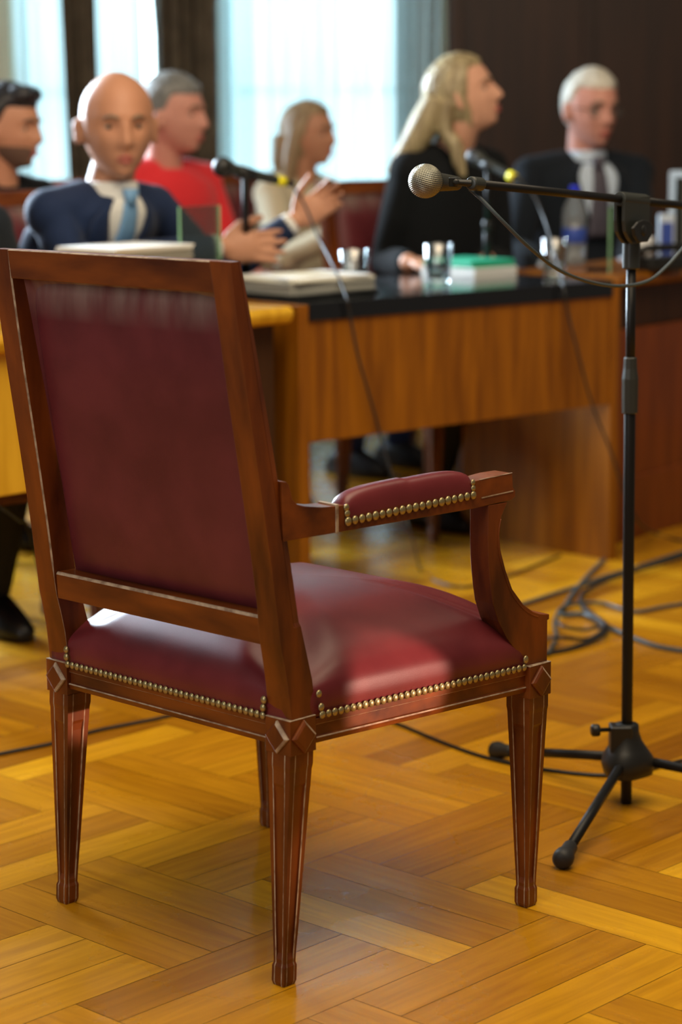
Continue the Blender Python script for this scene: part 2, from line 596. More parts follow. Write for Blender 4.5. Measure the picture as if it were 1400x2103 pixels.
def window(name, x0, x1, z0, z1):
    w = empty(name, ((x0 + x1) / 2, WY + 0.06, z0))
    tag(w, kind='structure')
    cx = (x0 + x1) / 2
    m = MB(); W = x1 - x0; Hh = z1 - z0
    m.box((0, 0, 0.03), (W, 0.08, 0.06)); m.box((0, 0, Hh - 0.03), (W, 0.08, 0.06))
    m.box((-W / 2 + 0.03, 0, Hh / 2), (0.06, 0.08, Hh)); m.box((W / 2 - 0.03, 0, Hh / 2), (0.06, 0.08, Hh))
    m.build('window_frame', 'window_frame', w, bevel=0.004)
    m = MB()
    k = max(2, round(W / 0.55))
    for i in range(1, k):
        m.box((-W / 2 + W * i / k, 0, Hh / 2), (0.05, 0.06, Hh - 0.1))
    for z in (Hh * 0.36, Hh * 0.70):
        m.box((0, 0.002, z), (W - 0.1, 0.05, 0.04))
    m.build('mullion', 'window_frame', w, bevel=0.003)
    MB().box((0, 0.01, Hh / 2), (W - 0.1, 0.006, Hh - 0.1)).build('window_pane', 'glass', w)


def wall_with_openings():
    m = MB()
    # openings: (x0,x1), z 0.35..3.1
    z0, z1 = 0.35, 3.15
    xs = [(-3.2, -1.38), (-0.72, -0.50), (0.36, 3.4)]
    for a, b in xs:
        m.box(((a + b) / 2, WY + 0.06, 1.75), (b - a, 0.2, 3.5))
    for a, b in ((-1.38, -0.72), (-0.50, 0.36)):
        m.box(((a + b) / 2, WY + 0.06, z0 / 2), (b - a, 0.2, z0))
        m.box(((a + b) / 2, WY + 0.06, (z1 + 3.5) / 2), (b - a, 0.2, 3.5 - z1))
    tag(m.build('wall_back', 'plaster'), 'pale cream wall around the tall curtained windows', 'wall', kind='structure')
    window('window_1', -1.38, -0.72, z0, z1)
    window('window_2', -0.50, 0.36, z0, z1)
    # dark wood panelling on the right part of the wall
    m = MB()
    m.box((1.93, WY - 0.09, 1.75), (2.94, 0.08, 3.5))
    p = m.build('wall_right', 'wall_wood', bevel=0.003)
    tag(p, 'dark brown wood panelled wall behind the seated people', 'wall', kind='structure')
    m = MB()
    for x in (0.50, 1.05, 1.62, 2.2, 2.8):
        m.box((x, WY - 0.135, 1.75), (0.05, 0.02, 3.5))
    m.build('panel_batten', 'wall_wood', p, bevel=0.003)
    m = MB().box((1.93, WY - 0.145, 0.09), (2.9, 0.03, 0.18))
    tag(m.build('baseboard_back', 'wall_wood', bevel=0.003), kind='structure')


wall_with_openings()


def curtain(name, x0t, x1t, x0b, x1b, y, material, folds, amp, label, cat, group=None, z0=0.03, z1=3.3, seed=1):
    rnd = random.Random(seed)
    ph = [rnd.uniform(0, 6.28) for _ in range(4)]
    nx, nz = folds * 12, 24
    rows = []
    for j in range(nz + 1):
        v = j / nz
        z = z0 + (z1 - z0) * v
        a, b = x0b + (x0t - x0b) * v, x1b + (x1t - x1b) * v
        row = []
        for i in range(nx + 1):
            u = i / nx
            x = a + (b - a) * u
            off = amp * (math.sin(u * folds * 2 * math.pi + ph[0] + 0.5 * math.sin(3 * v + ph[1])) * (0.8 + 0.2 * math.sin(5 * u + ph[2]))
                         + 0.35 * math.sin(u * folds * 4.7 * math.pi + ph[3] + v))
            x += amp * 0.25 * math.cos(u * folds * 2 * math.pi + ph[0])
            row.append((x, y + off, z))
        rows.append(row)
    m = MB()
    m.loft(rows, cap=False, closed=False)
    o = m.build(name, material, smooth=True)
    return tag(o, label, cat, group)


# px -> metres at the window wall: about 0.00209 m per px
curtain('sheer_curtain', -1.38, -1.13, -1.34, -1.10, WY - 0.12, 'sheer_white', 4, 0.035, 'narrow white sheer curtain panel left of the bald man, beside the pale wall', 'curtain', seed=4)
curtain('dark_drape', -1.17, -1.00, -1.10, -0.98, WY - 0.24, 'drape_brown', 4, 0.03, 'narrow dark brown drape hanging directly above the bald head', 'curtain', seed=5)
curtain('sheer_curtain', -1.01, -0.84, -1.02, -0.80, WY - 0.12, 'sheer_white', 3, 0.035, 'white sheer curtain between the two dark brown drapes', 'curtain', seed=6)
curtain('gathered_curtain', -0.87, -0.72, -0.66, -0.52, WY - 0.19, 'sheer_shaded', 3, 0.03, 'gathered sheer curtain, shade painted in as grey, slanting down beside the wide dark drape', 'curtain', seed=7)
curtain('dark_drape', -0.75, -0.49, -0.73, -0.50, WY - 0.27, 'drape_brown', 5, 0.035, 'wide dark brown drape behind the grey-haired man in red', 'curtain', seed=8)
curtain('sheer_curtain', -0.52, 0.33, -0.52, 0.30, WY - 0.14, 'sheer_white', 9, 0.05, 'wide glowing white sheer curtain behind the woman in cream', 'curtain', seed=9)
curtain('gathered_curtain', 0.25, 0.46, 0.24, 0.42, WY - 0.20, 'sheer_dense', 4, 0.022, 'pale grey-blue gathered curtain against the dark wood wall', 'curtain', seed=10)
curtain('dark_drape', -1.62, -1.47, -1.62, -1.48, WY - 0.27, 'drape_brown', 3, 0.02, 'sliver of dark drape at the left edge behind the dark-haired man', 'curtain', seed=11)

# ------------------------------------------------------------------ the armchair
HW, HF, DD, BB = 0.2762, 0.321, 0.5238, 0.051     # half width rear, half width front, depth, corner block
ZT, ZB = 0.3985, 0.3455                            # corner block top and bottom
REAR = [(0.36, 0.006), (0.3955, 0.0058), (0.441, 0.0013), (0.47, -0.0034), (0.5065, -0.0119), (0.603, -0.0235), (0.731, -0.0425), (0.877, -0.066), (0.986, -0.0815), (1.05, -0.0895)]
FRONT = [(0.36, 0.055), (0.398, 0.055), (0.446, 0.0496), (0.531, 0.0285), (0.659, 0.0086), (0.839, -0.0247), (0.984, -0.0529), (1.05, -0.0677)]
POSTX = [(0.36, 0.2735), (0.3985, 0.2735), (1.05, 0.2640)]


def leg_mesh(cx, cy, dy):
    m = MB()
    # (z, half size, channel depth, tip factor)
    lv = [(0.346, 0.0232, 0), (0.327, 0.0232, 0), (0.320, 0.0222, 0), (0.301, 0.0215, 0), (0.296, 0.0214, 0.7), (0.285, 0.0208, 1.0), (0.20, 0.0176, 1.0),
          (0.10, 0.0138, 1.0), (0.048, 0.0116, 1.0), (0.040, 0.0114, 0), (0.034, 0.0112, 0), (0.029, 0.0128, 0), (0.006, 0.0128, 0), (0.0, 0.0108, 0)]
    rings = []
    for z, h, ch in lv:
        k = (1 - z / 0.346)
        ox, oy = cx, cy + dy * k
        w, d, e = h * 0.50, 0.0036 * ch, 0.0018
        side = [(-1, -1), (-w / h - e / h, -1), (-w / h, -1 + 0.3 * e / h * (1 if ch else 0)), (-w / h * 0.9, -1 + d / h), (w / h * 0.9, -1 + d / h), (w / h, -1 + 0.3 * e / h * (1 if ch else 0)), (w / h + e / h, -1)]
        ring = []
        for q in range(4):
            c, s = [(1, 0), (0, 1), (-1, 0), (0, -1)][q]
            for x, y in side:
                X, Y = c * x - s * y, s * x + c * y
                ring.append((ox + X * h, oy + Y * h, z))
        rings.append(ring)
    mis = ([0, 1, 0, 0, 0, 1, 0]) * 4
    m.loft(rings, mis=mis)
    return m


def diamond(m, c, nx, ny, hw, hh, d):
    """raised lozenge on a vertical face whose outward normal is (nx, ny)"""
    t = Vector((-ny, nx, 0)); n = Vector((nx, ny, 0)); C = Vector(c); z = Vector((0, 0, 1))
    base = [C + t * hw, C + z * hh, C - t * hw, C - z * hh]
    mid = [C + n * d * 0.55 + (p - C) * 0.97 for p in base]
    top = [C + n * d + (p - C) * 0.76 for p in base]
    m.loft([base, mid, top], mi=0, mis=[1, 0, 0, 1])  # facets of one side paler: light on them painted into the colour


def side_frame(sx):
    """frame along the chair's side: t forward, n outward, z up"""
    a = Vector((0.272, 0.0)); b = Vector((0.316, 0.524)); d = (b - a).normalized(); n = Vector((d.y, -d.x))

    def fn(t, nn, z):
        p = a + d * t + n * nn
        return Vector((p.x * sx, p.y, z))
    return fn


def puff(nu, nv, fn):
    return [[fn(i / nu, j / nv) for i in range(nu + 1)] for j in range(nv + 1)]


def grid_mesh(m, rows, mi=0, flip=False):
    w = len(rows[0]); n = len(m.v)
    m.v += [tuple(p) for r in rows for p in r]
    for j in range(len(rows) - 1):
        for i in range(w - 1):
            f = (n + j * w + i, n + j * w + i + 1, n + (j + 1) * w + i + 1, n + (j + 1) * w + i)
            m.f.append(f[::-1] if flip else f); m.m.append(mi)


NAIL = None


def nail(parent, p, nrm, r=0.0059):
    global NAIL
    if NAIL is None:
        m = MB()
        rings = []
        for k in range(5):
            a = math.pi / 2 * k / 5
            rings.append([(math.cos(a) * math.cos(t) , math.cos(a) * math.sin(t), math.sin(a) * 0.62) for t in (2 * math.pi * i / 10 for i in range(10))])
        m.loft(rings)
        me = bpy.data.meshes.new('upholstery_nail'); me.from_pydata(m.v, [], m.f); me.materials.append(MATS['brass_nail'])
        me.polygons.foreach_set('use_smooth', [True] * len(m.f))
        NAIL = me
    o = bpy.data.objects.new('upholstery_nail', NAIL)
    col.objects.link(o)
    o.parent = parent
    o.location = p
    o.rotation_euler = Vector(nrm).to_track_quat('Z', 'Y').to_euler()
    rr = r * random.uniform(0.95, 1.05)
    o.scale = (rr * 0.92, rr * 1.05, rr)
    return o


def make_armchair(detail=True):
    root = empty('armchair')
    # legs
    for sx in (1, -1):
        leg_mesh(sx * (HW - BB / 2 - 0.001), BB / 2, -0.0187).build('leg', ['mahogany', 'worn_edge'], root, bevel=0.0006, seg=1)
        leg_mesh(sx * (HF - BB / 2 - 0.001), DD - BB / 2, 0.0).build('leg', ['mahogany', 'worn_edge'], root, bevel=0.0006, seg=1)
    # corner blocks with raised lozenges
    for sx, hw, y0 in ((1, HW, 0), (-1, HW, 0), (1, HF, DD - BB), (-1, HF, DD - BB)):
        b = MB()
        b.box((sx * (hw - BB / 2), y0 + BB / 2, (ZT + ZB) / 2), (BB, BB, ZT - ZB - 0.002))
        b.box((sx * (hw - BB / 2), y0 + BB / 2, ZT - 0.0006), (BB + 0.0006, BB + 0.0006, 0.0012), mi=1)
        o = b.build('corner_block', ['mahogany', 'worn_edge'], root, bevel=0.0008)
        front = y0 > 0.1
        d = MB()
        diamond(d, (sx * (hw - BB / 2), y0 + (BB if front else 0), 0.3715), 0, 1 if front else -1, 0.0240, 0.0250, 0.0062)
        d.build('diamond_boss', ['mahogany', 'worn_edge'], o, bevel=0.0007)
        d = MB()
        diamond(d, (sx * hw, y0 + BB / 2, 0.3715), sx, 0, 0.0240, 0.0250, 0.0062)
        d.build('diamond_boss', ['mahogany', 'worn_edge'], o, bevel=0.0007)
    # seat rails: section in (n, z), n outward
    sec = [(-0.024, 0.392), (-0.0015, 0.392), (-0.0015, 0.3835), (-0.0045, 0.3825), (-0.0045, 0.3665), (-0.001, 0.3655), (0.0, 0.3635), (-0.001, 0.3615), (-0.003, 0.356), (-0.024, 0.356)]
    smi = [0, 0, 1, 0, 0, 1, 0, 0, 0, 0]

    def rail(a, b, n):
        a, b, n = Vector(a), Vector(b), Vector(n).normalized()
        rings = [[(p.x + n.x * q, p.y + n.y * q, z) for q, z in sec] for p in (a, b)]
        MB().loft(rings, mis=smi).build('seat_rail', ['mahogany_rail', 'worn_edge'], root, bevel=0.0005, seg=1)
    rail((-HW + BB, 0.003), (HW - BB, 0.003), (0, -1))
    rail((HF - BB, DD - 0.003), (-HF + BB, DD - 0.003), (0, 1))
    for sx in (1, -1):
        a, b = (sx * (HW - 0.003 + 0.004), BB), (sx * (HF - 0.003 - 0.004), DD - BB)
        n = (sx * (DD - 2 * BB), -(HF - HW))
        rail(a, b, n)
    # back posts
    for sx in (1, -1):
        rings = []
        for z in (0.396, 0.42, 0.45, 0.48, 0.51, 0.53, 0.536, 0.56, 0.62, 0.70, 0.78, 0.86, 0.93, 1.0, 1.046):
            yr, yf, xo = interp(REAR, z), interp(FRONT, z), interp(POSTX, z)
            w = 0.047 - 0.005 * sstep(z, 0.42, 0.55)
            g = 0.0040 if z > 0.533 else 0.0
            c = 0.0022 if 0.55 < z < 1.03 else 0.0004
            dp = yf - yr
            k = yr + dp * 0.68
            ring = [(xo, yr), (xo, yr + dp * 0.10), (xo, k - 0.0012), (xo - g, k), (xo - g * 0.6, k + 0.0022), (xo - g * 0.8 - 0.001, yf), (xo - w, yf), (xo - w, yr + c), (xo - w + c, yr)]
            rings.append([(x * sx, y, z) for x, y in (ring if sx > 0 else ring[::-1])])
        mis = [0, 0, 0, 0, 0, 0, 0, 1, 0]
        if sx < 0:
            mis = [1, 0, 0, 0, 0, 0, 0, 0, 0]
        MB().loft(rings, mis=mis).build('back_post', ['mahogany', 'worn_edge'], root, bevel=0.0011, seg=2)
    # top rail between the posts, its upper edge worn pale
    yr0, yr1 = interp(REAR, 1.003), interp(REAR, 1.046)
    m = MB()
    ring = []
    xi = 0.2235
    sect = [(interp(REAR, 1.003) + 0.0005, 1.003), (yr1 + 0.0003, 1.0445), (yr1 + 0.0022, 1.0464), (-0.0665, 1.0464), (interp(FRONT, 1.003), 1.003)]
    m.loft([[(x, y, z) for y, z in sect] for x in (-xi, xi)], mis=[0, 1, 0, 0, 0])
    m.build('top_rail', ['mahogany_rail', 'worn_edge'], root, bevel=0.0009)
    # lower rail of the back
    yr, yf = interp(REAR, 0.525), interp(FRONT, 0.525)
    sect = [(yr + 0.0035, 0.504), (yr + 0.0015, 0.542), (yr + 0.0028, 0.5455), (yr + 0.0055, 0.546), (yf + 0.002, 0.5455), (yf + 0.003, 0.504)]
    xi = 0.228
    MB().loft([[(x, y, z) for y, z in sect] for x in (-xi, xi)], mis=[0, 1, 1, 0, 0, 0]).build('back_rail', ['mahogany_rail', 'worn_edge'], root, bevel=0.0008)
    # leather panel of the back, padded on both sides
    Z0, Z1, XI = 0.543, 1.005, 0.2225

    def back_pt(u, v, face):
        x = (u * 2 - 1) * XI
        z = Z0 + (Z1 - Z0) * v
        e = (1 - abs(2 * u - 1) ** 6) * ((1 - (2 * v - 1) ** 3.2) if v > 0.5 else (1 - abs(2 * v - 1) ** 8))
        e = max(0.0, e) ** 0.5
        if face < 0:
            wr = 0.0010 * math.sin(u * 95 + 3 * math.sin(u * 11)) * sstep(v, 0.86, 0.965) * e
            return (x, interp(REAR, z) + 0.038 - 0.018 * e + wr, z)
        return (x, interp(FRONT, z) - 0.004 + 0.028 * e, z)
    m = MB()
    nu, nv = (72, 60) if detail else (20, 20)
    grid_mesh(m, puff(nu, nv, lambda u, v: back_pt(u, v, -1)), flip=False)
    grid_mesh(m, puff(nu, nv, lambda u, v: back_pt(u, v, 1)), flip=True)
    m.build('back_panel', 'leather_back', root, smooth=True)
    # seat cushion
    out = []
    A, B = (0.2675, 0.006), (0.3125, DD - 0.005)
    corners = [(-A[0], A[1]), (A[0], A[1]), (B[0], B[1]), (-B[0], B[1])]
    N = 40 if detail else 14
    for k in range(4):
        p, q = Vector(corners[k]), Vector(corners[(k + 1) % 4])
        d = (q - p).normalized(); n = Vector((d.y, -d.x)); Ln = (q - p).length
        for i in range(N):
            s = i / N
            e = sstep(min(s, 1 - s) * Ln, 0.015, 0.11)
            out.append((p + (q - p) * s, n, e))
    prof = [(0.0, 0.391), (0.0035, 0.396), (0.006, 0.408), (0.0065, 0.420), (0.004, 0.436), (-0.003, 0.450), (-0.014, 0.464), (-0.030, 0.477), (-0.055, 0.491), (-0.09, 0.505), (-0.13, 0.516), (-0.18, 0.524), (-0.225, 0.528), (-0.262, 0.5295)]
    if detail:
        pp, _ = catmull([Vector((a, b, 0)) for a, b in prof], 0.0, 4)
        prof = [(q.x, q.y) for q in pp]
    cen = Vector((0, 0.275))
    rings = []
    for off, z in prof:
        ring = []
        for p, n, e in out:
            ee = e + (1 - e) * sstep(-off, 0.0, 0.20)
            zz = 0.391 + (z - 0.391) * (0.72 + 0.28 * ee)
            if off > 0:
                q = p + n * off * (0.25 + 0.75 * e)
            else:
                q = p + (cen - p) * (-off / 0.27)
            ring.append((q.x, q.y, zz + 0.0008 * noise.noise(Vector((q.x * 9, q.y * 9, z * 5)))))
        rings.append(ring)
    m = MB().loft(rings)
    m.build('seat_cushion', 'leather', root, smooth=True)
    # arms
    for sx in (1, -1):
        fn = side_frame(sx)
        a, b = (0.0, -0.038)
        poly = [(-0.006, 0.741), (0.002, 0.7395), (0.0065, 0.735), (0.0098, 0.7247), (0.0122, 0.7141), (0.021, 0.7055), (0.034, 0.7012), (0.065, 0.6962), (0.093, 0.6945), (0.107, 0.6945), (0.111, 0.669),
                (0.237, 0.670), (0.3625, 0.6765), (0.3635, 0.700), (0.3746, 0.7003), (0.41, 0.7035), (0.4433, 0.7035), (0.4446, 0.682), (0.4498, 0.675), (0.4499, 0.667), (0.4416, 0.6625), (0.3596, 0.6587), (0.1935, 0.6575), (0.0926, 0.6565), (-0.004, 0.656)]
        m = MB().prism(poly, fn, a, b)
        m.prism([(0.0905, 0.6558), (0.0905, 0.6972), (0.096, 0.6972), (0.096, 0.6558)], fn, 0.0012, -0.0392, mi=1)
        arm = m.build('armrest', ['mahogany_rail', 'worn_edge'], root, bevel=0.0009)
        m = MB().prism([(0.378, 0.6722), (0.378, 0.6738), (0.4445, 0.6768), (0.4445, 0.6752)], fn, 0.0010, -0.001, mi=0)
        m.prism([(0.374, 0.7003), (0.374, 0.7012), (0.443, 0.7044), (0.443, 0.7034)], fn, 0.0004, -0.0012)
        m.build('bead', 'worn_edge', arm)
        sup = [(0.3931, 0.660), (0.3923, 0.6138), (0.3935, 0.58), (0.3958, 0.5535), (0.399, 0.53), (0.4033, 0.5072), (0.415, 0.478), (0.4329, 0.4495), (0.455, 0.424), (0.474, 0.408), (0.474, 0.398),
               (0.5225, 0.398), (0.5225, 0.4635), (0.5265, 0.4645), (0.5265, 0.4725), (0.515, 0.4738), (0.505, 0.476), (0.4909, 0.4815), (0.4694, 0.4960), (0.4449, 0.5239), (0.4299, 0.5563), (0.4193, 0.5879), (0.416, 0.6183), (0.421, 0.6401), (0.4333, 0.660)]
        s = MB().prism(sup, fn, 0.0, -0.040).build('arm_support', 'mahogany', root, bevel=0.0012)
        line = [fn(t - 0.0035, 0.0002, z - 0.004) for t, z in [(0.505, 0.476), (0.4909, 0.4815), (0.4694, 0.4960), (0.4449, 0.5239), (0.4299, 0.5563), (0.4193, 0.5879), (0.418, 0.6183), (0.4225, 0.6401)]]
        MB().tube(line, 0.0010, seg=6, smooth_path=4).build('bead', 'mahogany', s, smooth=True)
        # arm pad
        rings = []
        K = 36
        for i in range(K + 1):
            s_ = i / K
            t = 0.1085 + (0.3635 - 0.1085) * s_
            zb = 0.6675 + 0.0093 * s_
            f = max(0.0, 1 - abs(2 * s_ - 1) ** 4.5) ** 0.5
            top = (zb + 0.0245) + (0.0215 if s_ < .5 else 0.0195) * f
            bul = 0.0025 * f
            ring = []
            for k in range(20):
                an = math.pi * k / 19
                nn = 0.019 + bul
                x = math.cos(an); y = max(0.0, math.sin(an))
                x = math.copysign(abs(x) ** 0.62, x); y = y ** 0.72
                ring.append(fn(t, -0.019 + nn * x, zb + (top - zb) * y))
            rings.append(ring)
        MB().loft(rings).build('arm_pad', 'leather', root, smooth=True)
    if detail:
        # rows of brass nails: rear, both sides, front, arms
        def row(p, q, nrm, n, r=0.0059, par=root):
            for i in range(n):
                s = i / (n - 1)
                nail(par, Vector(p).lerp(Vector(q), s), nrm, r)
        row((-0.221, -0.0006, 0.3975), (0.221, -0.0006, 0.3975), (0, -1, 0), 39)
        for sx in (-1, 1):
            row((sx * 0.2225, -0.0015, 0.4090), (sx * 0.2235, -0.0005, 0.4205), (0, -1, 0), 2)
        fn = side_frame(1)
        nn = fn(0, 1, 0) - fn(0, 0, 0)
        row(fn(0.060, 0.0035, 0.3975), fn(0.468, 0.0035, 0.3975), nn, 36)
        row(fn(0.058, 0.0035, 0.409), fn(0.0555, 0.0015, 0.4285), nn, 2)
        row(fn(0.471, 0.0035, 0.409), fn(0.471, 0.0035, 0.4105), nn, 2)
        row(fn(0.1125, 0.0018, 0.6705), fn(0.3590, 0.0018, 0.6795), nn, 20, 0.0066)
        row(fn(0.1115, 0.0012, 0.682), fn(0.1105, 0.0005, 0.6905), nn, 2, 0.0054)
        row(fn(0.3595, 0.0012, 0.690), fn(0.3595, 0.0005, 0.6985), nn, 2, 0.0050)
        # the rows the photograph does not show: one object
        m = MB()
        for i in range(36):
            p = side_frame(-1)(0.060 + 0.0116 * i, 0.0035, 0.3975); m.ball(p, (0.0035, 0.0054, 0.0054), 8)
        for i in range(48):
            m.ball((-0.26 + 0.52 * i / 47, DD - 0.0005, 0.3975), (0.0054, 0.0035, 0.0054), 8)
        for i in range(20):
            p = side_frame(-1)(0.1125 + 0.013 * i, 0.0018, 0.6705 + 0.0005 * i); m.ball(p, (0.0035, 0.0054, 0.0054), 8)
        tag(m.build('nail_row', 'brass_nail', root, smooth=True), kind='stuff')
    return root


main_chair = make_armchair(True)
main_chair.location = (-0.2705, 3.20521, 0)
main_chair.rotation_euler = (0, 0, -0.77759)
tag(main_chair, 'large mahogany armchair with burgundy leather seat and back in the foreground', 'chair')

# ------------------------------------------------------------------ microphone on a boom stand


def microphone(name, head, tail, label, ball_r=0.0255, tape=None, group=None, metal_ball=True, body_end=None):
    """head: centre of the grille, tail: rear end of the body"""
    h, t = Vector(head), Vector(tail)
    root = empty(name, tuple(h))
    M = (t - h).to_track_quat('Z', 'Y').to_matrix()
    L = (t - h).length
    m = MB()
    seg, hh = 40, 24
    rings, uv = [], []
    for i in range(hh + 1):
        th = math.pi * 0.02 + (math.pi * 0.80) * i / hh
        rings.append([M @ Vector((math.sin(th) * math.cos(a) * ball_r, math.sin(th) * math.sin(a) * ball_r, -math.cos(th) * ball_r)) for a in (2 * math.pi * k / seg for k in range(seg))])
    m.loft(rings)
    g = m.build('grille', 'grille' if metal_ball else 'black_plastic', root, smooth=True)
    me = g.data
    ul = me.uv_layers.new(name='UVMap')
    Mi = M.transposed() if not metal_ball else (Matrix.Rotation(R(14), 3, 'Y') @ Matrix.Rotation(R(10), 3, 'X'))
    for p in me.polygons:
        cc = Mi @ Vector(p.center)
        ca = math.atan2(cc.y, cc.x) / (2 * math.pi)
        for li in p.loop_indices:
            v = Mi @ me.vertices[me.loops[li].vertex_index].co
            a = math.atan2(v.y, v.x) / (2 * math.pi)
            if a - ca > 0.5: a -= 1
            if a - ca < -0.5: a += 1
            ul.data[li].uv = (a, math.acos(max(-1, min(1, -v.z / ball_r))) / math.pi)
    MB().lathe([(ball_r * 0.60, ball_r * 0.78), (ball_r * 0.80, ball_r * 0.62), (ball_r * 0.86, ball_r * 0.66), (ball_r * 0.84, ball_r * 0.85), (ball_r * 0.70, ball_r * 1.1),
                (0.0150, ball_r * 1.7), (0.0125, L * 0.75), (0.0110, L - 0.004), (0.0085, L)], 28, M=M).build('mic_body', 'satin_plastic', root, smooth=True)
    if tape:
        MB().lathe([(0.0118, L * tape[0]), (0.0135, L * tape[0]), (0.0130, L * tape[1]), (0.0110, L * tape[1])], 24, M=M).build('yellow_band', 'yellow_tape', root, smooth=True)
        MB().lathe([(0.0095, L), (0.0095, L + 0.012), (0.0060, L + 0.03), (0.003, L + 0.032)], 20, M=M).build('plug', 'black_plastic', root, smooth=True)
    return tag(root, label, 'microphone', group)


PB = Vector((0.516, 3.879, 0))          # bottom of the stand's pole
PT = Vector((0.51, 3.88, 1.016))            # its top, under the boom clamp
stand = empty('microphone_stand', (PB.x, PB.y, 0))
tag(stand, 'tall black tripod boom stand right of the large armchair', 'microphone stand')


def rel(p, o):
    return Vector(p) - Vector(o)


so = (PB.x, PB.y, 0)
ax = (PT - PB).normalized()


def pole_at(z):
    return PB + ax * ((z - PB.z) / ax.z) - Vector(so)


zc = (0.507, 3.88, 0.768)[2]
MB().tube([pole_at(PB.z), pole_at(zc)], 0.0102, 20).build('lower_pole', 'black_metal', stand, smooth=False, bevel=0.001).data.polygons.foreach_set('use_smooth', [True] * 22)
MB().tube([pole_at(zc - 0.02), pole_at(PT.z - 0.03)], 0.0085, 20).build('upper_pole', 'black_metal', stand, smooth=True)
Q = ax.to_track_quat('Z', 'Y').to_matrix()
z_top, z_bot = (0.509, 3.88, 0.817)[2], (0.509, 3.88, 0.716)[2]
MB().lathe([(0.0100, 0), (0.0145, 0.002), (0.0148, 0.03), (0.0150, (z_top - z_bot) * 0.62), (0.0125, (z_top - z_bot) * 0.80), (0.0118, z_top - z_bot - 0.002), (0.0092, z_top - z_bot)], 10, c=pole_at(z_bot), M=Q).build('clutch', 'satin_plastic', stand, bevel=0.0006)
# hub
h0, h1 = (0.516, 3.87, 0.051)[2], (0.503, 3.87, 0.151)[2]
hh = h1 - h0
rings = []
for f, rx in [(0, 0.030), (0.06, 0.044), (0.22, 0.048), (0.38, 0.046), (0.52, 0.037), (0.68, 0.027), (0.85, 0.022), (0.98, 0.0215), (1.0, 0.019)]:
    c = pole_at(h0 + hh * f)
    ring = []
    for k in range(36):
        a = 2 * math.pi * k / 36
        r = rx * (1 + 0.10 * math.cos(3 * (a - R(246))) * (1 - f))
        ring.append((c.x + math.cos(a) * r, c.y + math.sin(a) * r, c.z))
    rings.append(ring)
MB().loft(rings).build('hub', 'black_plastic', stand, smooth=True)
kn = (0.464, 3.86, 0.144)
m = MB()
kq = Vector((-1, -0.15, 0)).to_track_quat('Z', 'Y').to_matrix()
m.lathe([(0.004, -0.03), (0.004, 0.0), (0.0100, 0.001), (0.0115, 0.004), (0.0115, 0.013), (0.009, 0.016)], 18, c=rel(kn, so), M=kq)
m.build('hub_knob', 'black_plastic', stand, smooth=True)
hb0 = pole_at(h0 + hh * 0.62)
MB().box((hb0.x - 0.012, hb0.y - 0.004, h0 + hh * 0.74), (0.040, 0.040, hh * 0.50)).build('hub_block', 'black_plastic', stand, bevel=0.004, seg=3)
# three legs
tips = [(0.366, 3.527, 0.018), (0.302, 4.168, 0.018), None]
c2 = Vector((PB.x, PB.y))
tips[2] = (c2.x + 0.36, c2.y - 0.03, 0.018)
for tp in tips:
    t = rel(tp, so)
    d = Vector((t.x, t.y, 0)).normalized()
    st = Vector((d.x * 0.034, d.y * 0.034, h0 + hh * 0.30)) + Vector((pole_at(0.1).x, pole_at(0.1).y, 0))
    e = st + (t - st) * 0.955
    lg = MB().tube([st, e], 0.0088, 18).build('leg', 'black_metal', stand, smooth=True)
    u = (t - st).normalized()
    M = u.to_track_quat('Z', 'Y').to_matrix()
    MB().lathe([(0.0098, -0.045), (0.0125, -0.040), (0.0130, -0.018), (0.0165, -0.010), (0.0180, 0.0), (0.0165, 0.010), (0.010, 0.016)], 22, c=t, M=M).build('rubber_foot', 'rubber', lg, smooth=True)
# clamp on top of the pole and the boom
BA = Vector((0.218, 3.46, 1.132))        # front end of the boom
BM = Vector((0.508, 3.865, 1.091))        # where the clamp holds it
bd = (BM - BA).normalized()
BE = BA + bd * 0.86
bo = MB().tube([rel(BA, so), rel(BM + bd * 0.0, so)], 0.0068, 18).tube([rel(BM - bd * 0.0, so), rel(BE, so)], 0.0072, 18).build('boom', 'black_metal', stand, smooth=True)
MB().tube([rel(BE, so), rel(BE + bd * 0.10, so)], 0.021, 20).build('counterweight', 'black_plastic', stand, bevel=0.002)
side = Vector((bd.y, -bd.x, 0)).normalized()
if side.y > 0: side = -side
sl = Vector((bd.x, bd.y, 0)).normalized()
cl = rel(BM, so)
m = MB()
M3 = Matrix((bd, side, bd.cross(side) * (1 if bd.cross(side).z > 0 else -1))).transposed()
m.tube([cl - bd * 0.046, cl + bd * 0.046], 0.0125, 24)
cb = Vector((0, 0, -1))


def plate(off, th):
    prof = [(-0.046, 0.006), (-0.046, -0.034), (-0.042, -0.052), (-0.030, -0.064), (-0.015, -0.074), (0.015, -0.074), (0.028, -0.064), (0.038, -0.052), (0.044, -0.034), (0.046, 0.006)]
    a = [cl + sl * x + Vector((0, 0, z)) + side * off for x, z in prof]
    b = [cl + sl * x + Vector((0, 0, z)) + side * (off - th) for x, z in prof]
    m.loft([a, b])


